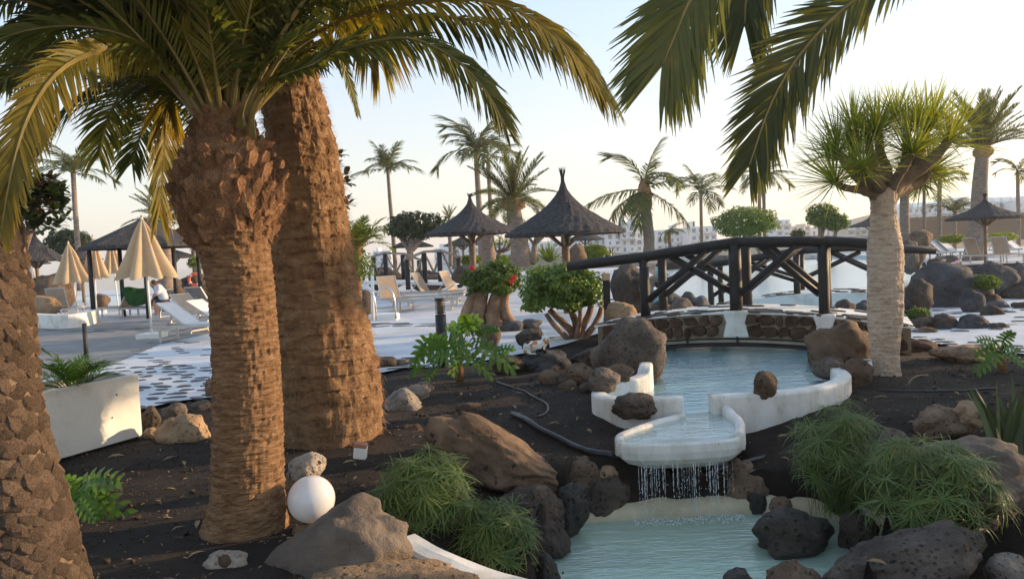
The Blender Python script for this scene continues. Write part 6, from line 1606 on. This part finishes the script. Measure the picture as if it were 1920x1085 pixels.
# ------------------------------------------------------------------ cat and person
def fuse(name, balls, voxel, mat, parent=None, loc=None, smooth_it=6):
    """one continuous mesh grown from overlapping tapered capsules: (p0, r0, p1, r1)"""
    mb = MB()
    for p0, r0, p1, r1 in balls:
        p0, p1 = V(p0), V(p1); n = max(1, int((p1-p0).length/(min(r0, r1)*.45)))
        for i in range(n+1): u = i/n; mb.ball(p0.lerp(p1, u), r0+(r1-r0)*u, 14, 10)
    me = mb.mesh(name, mat, loc); o = bpy.data.objects.new(name, me); C.objects.link(o)
    m = o.modifiers.new('r', 'REMESH'); m.mode = 'VOXEL'; m.voxel_size = voxel; s_ = o.modifiers.new('s', 'SMOOTH'); s_.iterations = smooth_it; s_.factor = .5
    dg = bpy.context.evaluated_depsgraph_get(); me2 = bpy.data.meshes.new_from_object(o.evaluated_get(dg)); o.modifiers.clear(); o.data = me2; me2.name = name
    me2.polygons.foreach_set('use_smooth', [True]*len(me2.polygons))
    if not me2.materials: me2.materials.append(mat)
    if parent is not None: o.parent = parent
    return o
c0 = P(1002,650,10.0); U = 10.0/FPX  # metres per pixel
cp = lambda x, y, d=0: P(x, y, 10.0+d)
m, n, o_ = nt('cat_fur'); tc = N(n, 'ShaderNodeTexCoord'); f = noise_node(n, tc.outputs['Object'], 9, 2, .5)
colr = ramp(n, f, [(.37, (.62,.22,.07)), (.39, (.78,.74,.69)), (.58, (.78,.74,.69)), (.60, (.02,.018,.016))]); b_ = N(n, 'ShaderNodeBsdfPrincipled'); b_.inputs['Roughness'].default_value = .95
L(n, colr, b_.inputs['Base Color']); L(n, b_.outputs[0], o_.inputs[0]); M_cat = m
ct = thing('cat', 'calico cat with white, black and orange fur lying on the dark boulder', 'cat', cp(1004,662))
body = [(cp(990,650),.070,cp(1005,649),.082),(cp(1005,649),.082,cp(1016,646),.065),(cp(1016,646),.06,cp(1022,640),.05),(cp(1022,638),.05,cp(1022,634),.047),(cp(1022,636),.035,cp(1028,640),.022),
        (cp(984,656),.035,cp(990,660,-.05),.03),(cp(1012,654,-.05),.028,cp(1024,659,-.08),.022),(cp(984,655),.02,cp(994,663,-.08),.018),(cp(994,663,-.08),.018,cp(1006,663,-.1),.014)]
bo = fuse('body', body, .012, M_cat, ct, V(ct.location)); 
for sx in (-1, 1):
    e = cp(1022+sx*4.2, 630); sub('ear', MB().add([e+V((-.018,0,-.01)), e+V((.018,0,-.01)), e+V((.004*sx,0,.035)), e+V((0,.018,-.01))], [(0,1,2),(1,3,2),(3,0,2),(0,3,1)]), M_cat, ct)
    sub('eye', MB().ball(cp(1024+sx*2.5, 635.5, -.045), .005, 6, 4), M_black, ct)
# seated person bent forward
PY = 23.3; pp = lambda x, y, d=0: P(x, y, PY+d)
ps = thing('person', 'person in pale shirt and navy shorts sitting bent forward on a lounger', 'person', pp(305,590))
legs = [(pp(309,566),.11,pp(294,567,-.05),.085),(pp(294,567,-.05),.075,pp(296,588,-.05),.045),(pp(296,588,-.05),.04,pp(290,590,-.1),.03),
        (pp(309,566,.2),.11,pp(292,566,.25),.085),(pp(292,566,.25),.075,pp(293,588,.25),.045),(pp(293,588,.25),.04,pp(287,590,.2),.03),
        (pp(308,562),.13,pp(303,548),.135),(pp(303,548),.13,pp(296,538),.12),(pp(296,538),.07,pp(291,535),.05),(pp(291,535),.05,pp(287,533),.085),(pp(287,533),.09,pp(286,531),.085),
        (pp(298,541,-.18),.055,pp(293,553,-.2),.042),(pp(293,553,-.2),.04,pp(286,557,-.2),.03),(pp(297,540,.2),.055,pp(291,552,.22),.042),(pp(291,552,.22),.04,pp(285,556,.2),.03)]
fuse('body', legs, .028, M_skin, ps, V(ps.location))
fuse('shirt', [(pp(307,558),.145,pp(303,548),.15),(pp(303,548),.15,pp(297,540),.14),(pp(298,541,-.18),.07,pp(294,549,-.2),.06),(pp(297,540,.2),.07,pp(292,549,.2),.06)], .03, M_shirt, ps, V(ps.location))
fuse('shorts', [(pp(309,566),.14,pp(297,567,-.05),.115),(pp(309,566,.2),.14,pp(296,566,.25),.115),(pp(308,563,.1),.15,pp(308,560,.1),.145)], .03, M_navy, ps, V(ps.location))
fuse('hair', [(pp(288,529),.085,pp(289.5,531),.088)], .02, M_hair, ps, V(ps.location))

# ------------------------------------------------------------------ sea haze
m, n, o_ = nt('haze_air'); pv_ = N(n, 'ShaderNodeVolumePrincipled'); pv_.inputs['Color'].default_value = (.93,.95,1,1); pv_.inputs['Density'].default_value = .00055; pv_.inputs['Anisotropy'].default_value = .3
L(n, pv_.outputs[0], o_.inputs['Volume'])
struct('haze', MB().box((0, 1220, 20), (5000, 2560, 57)), m, False, 'stuff')
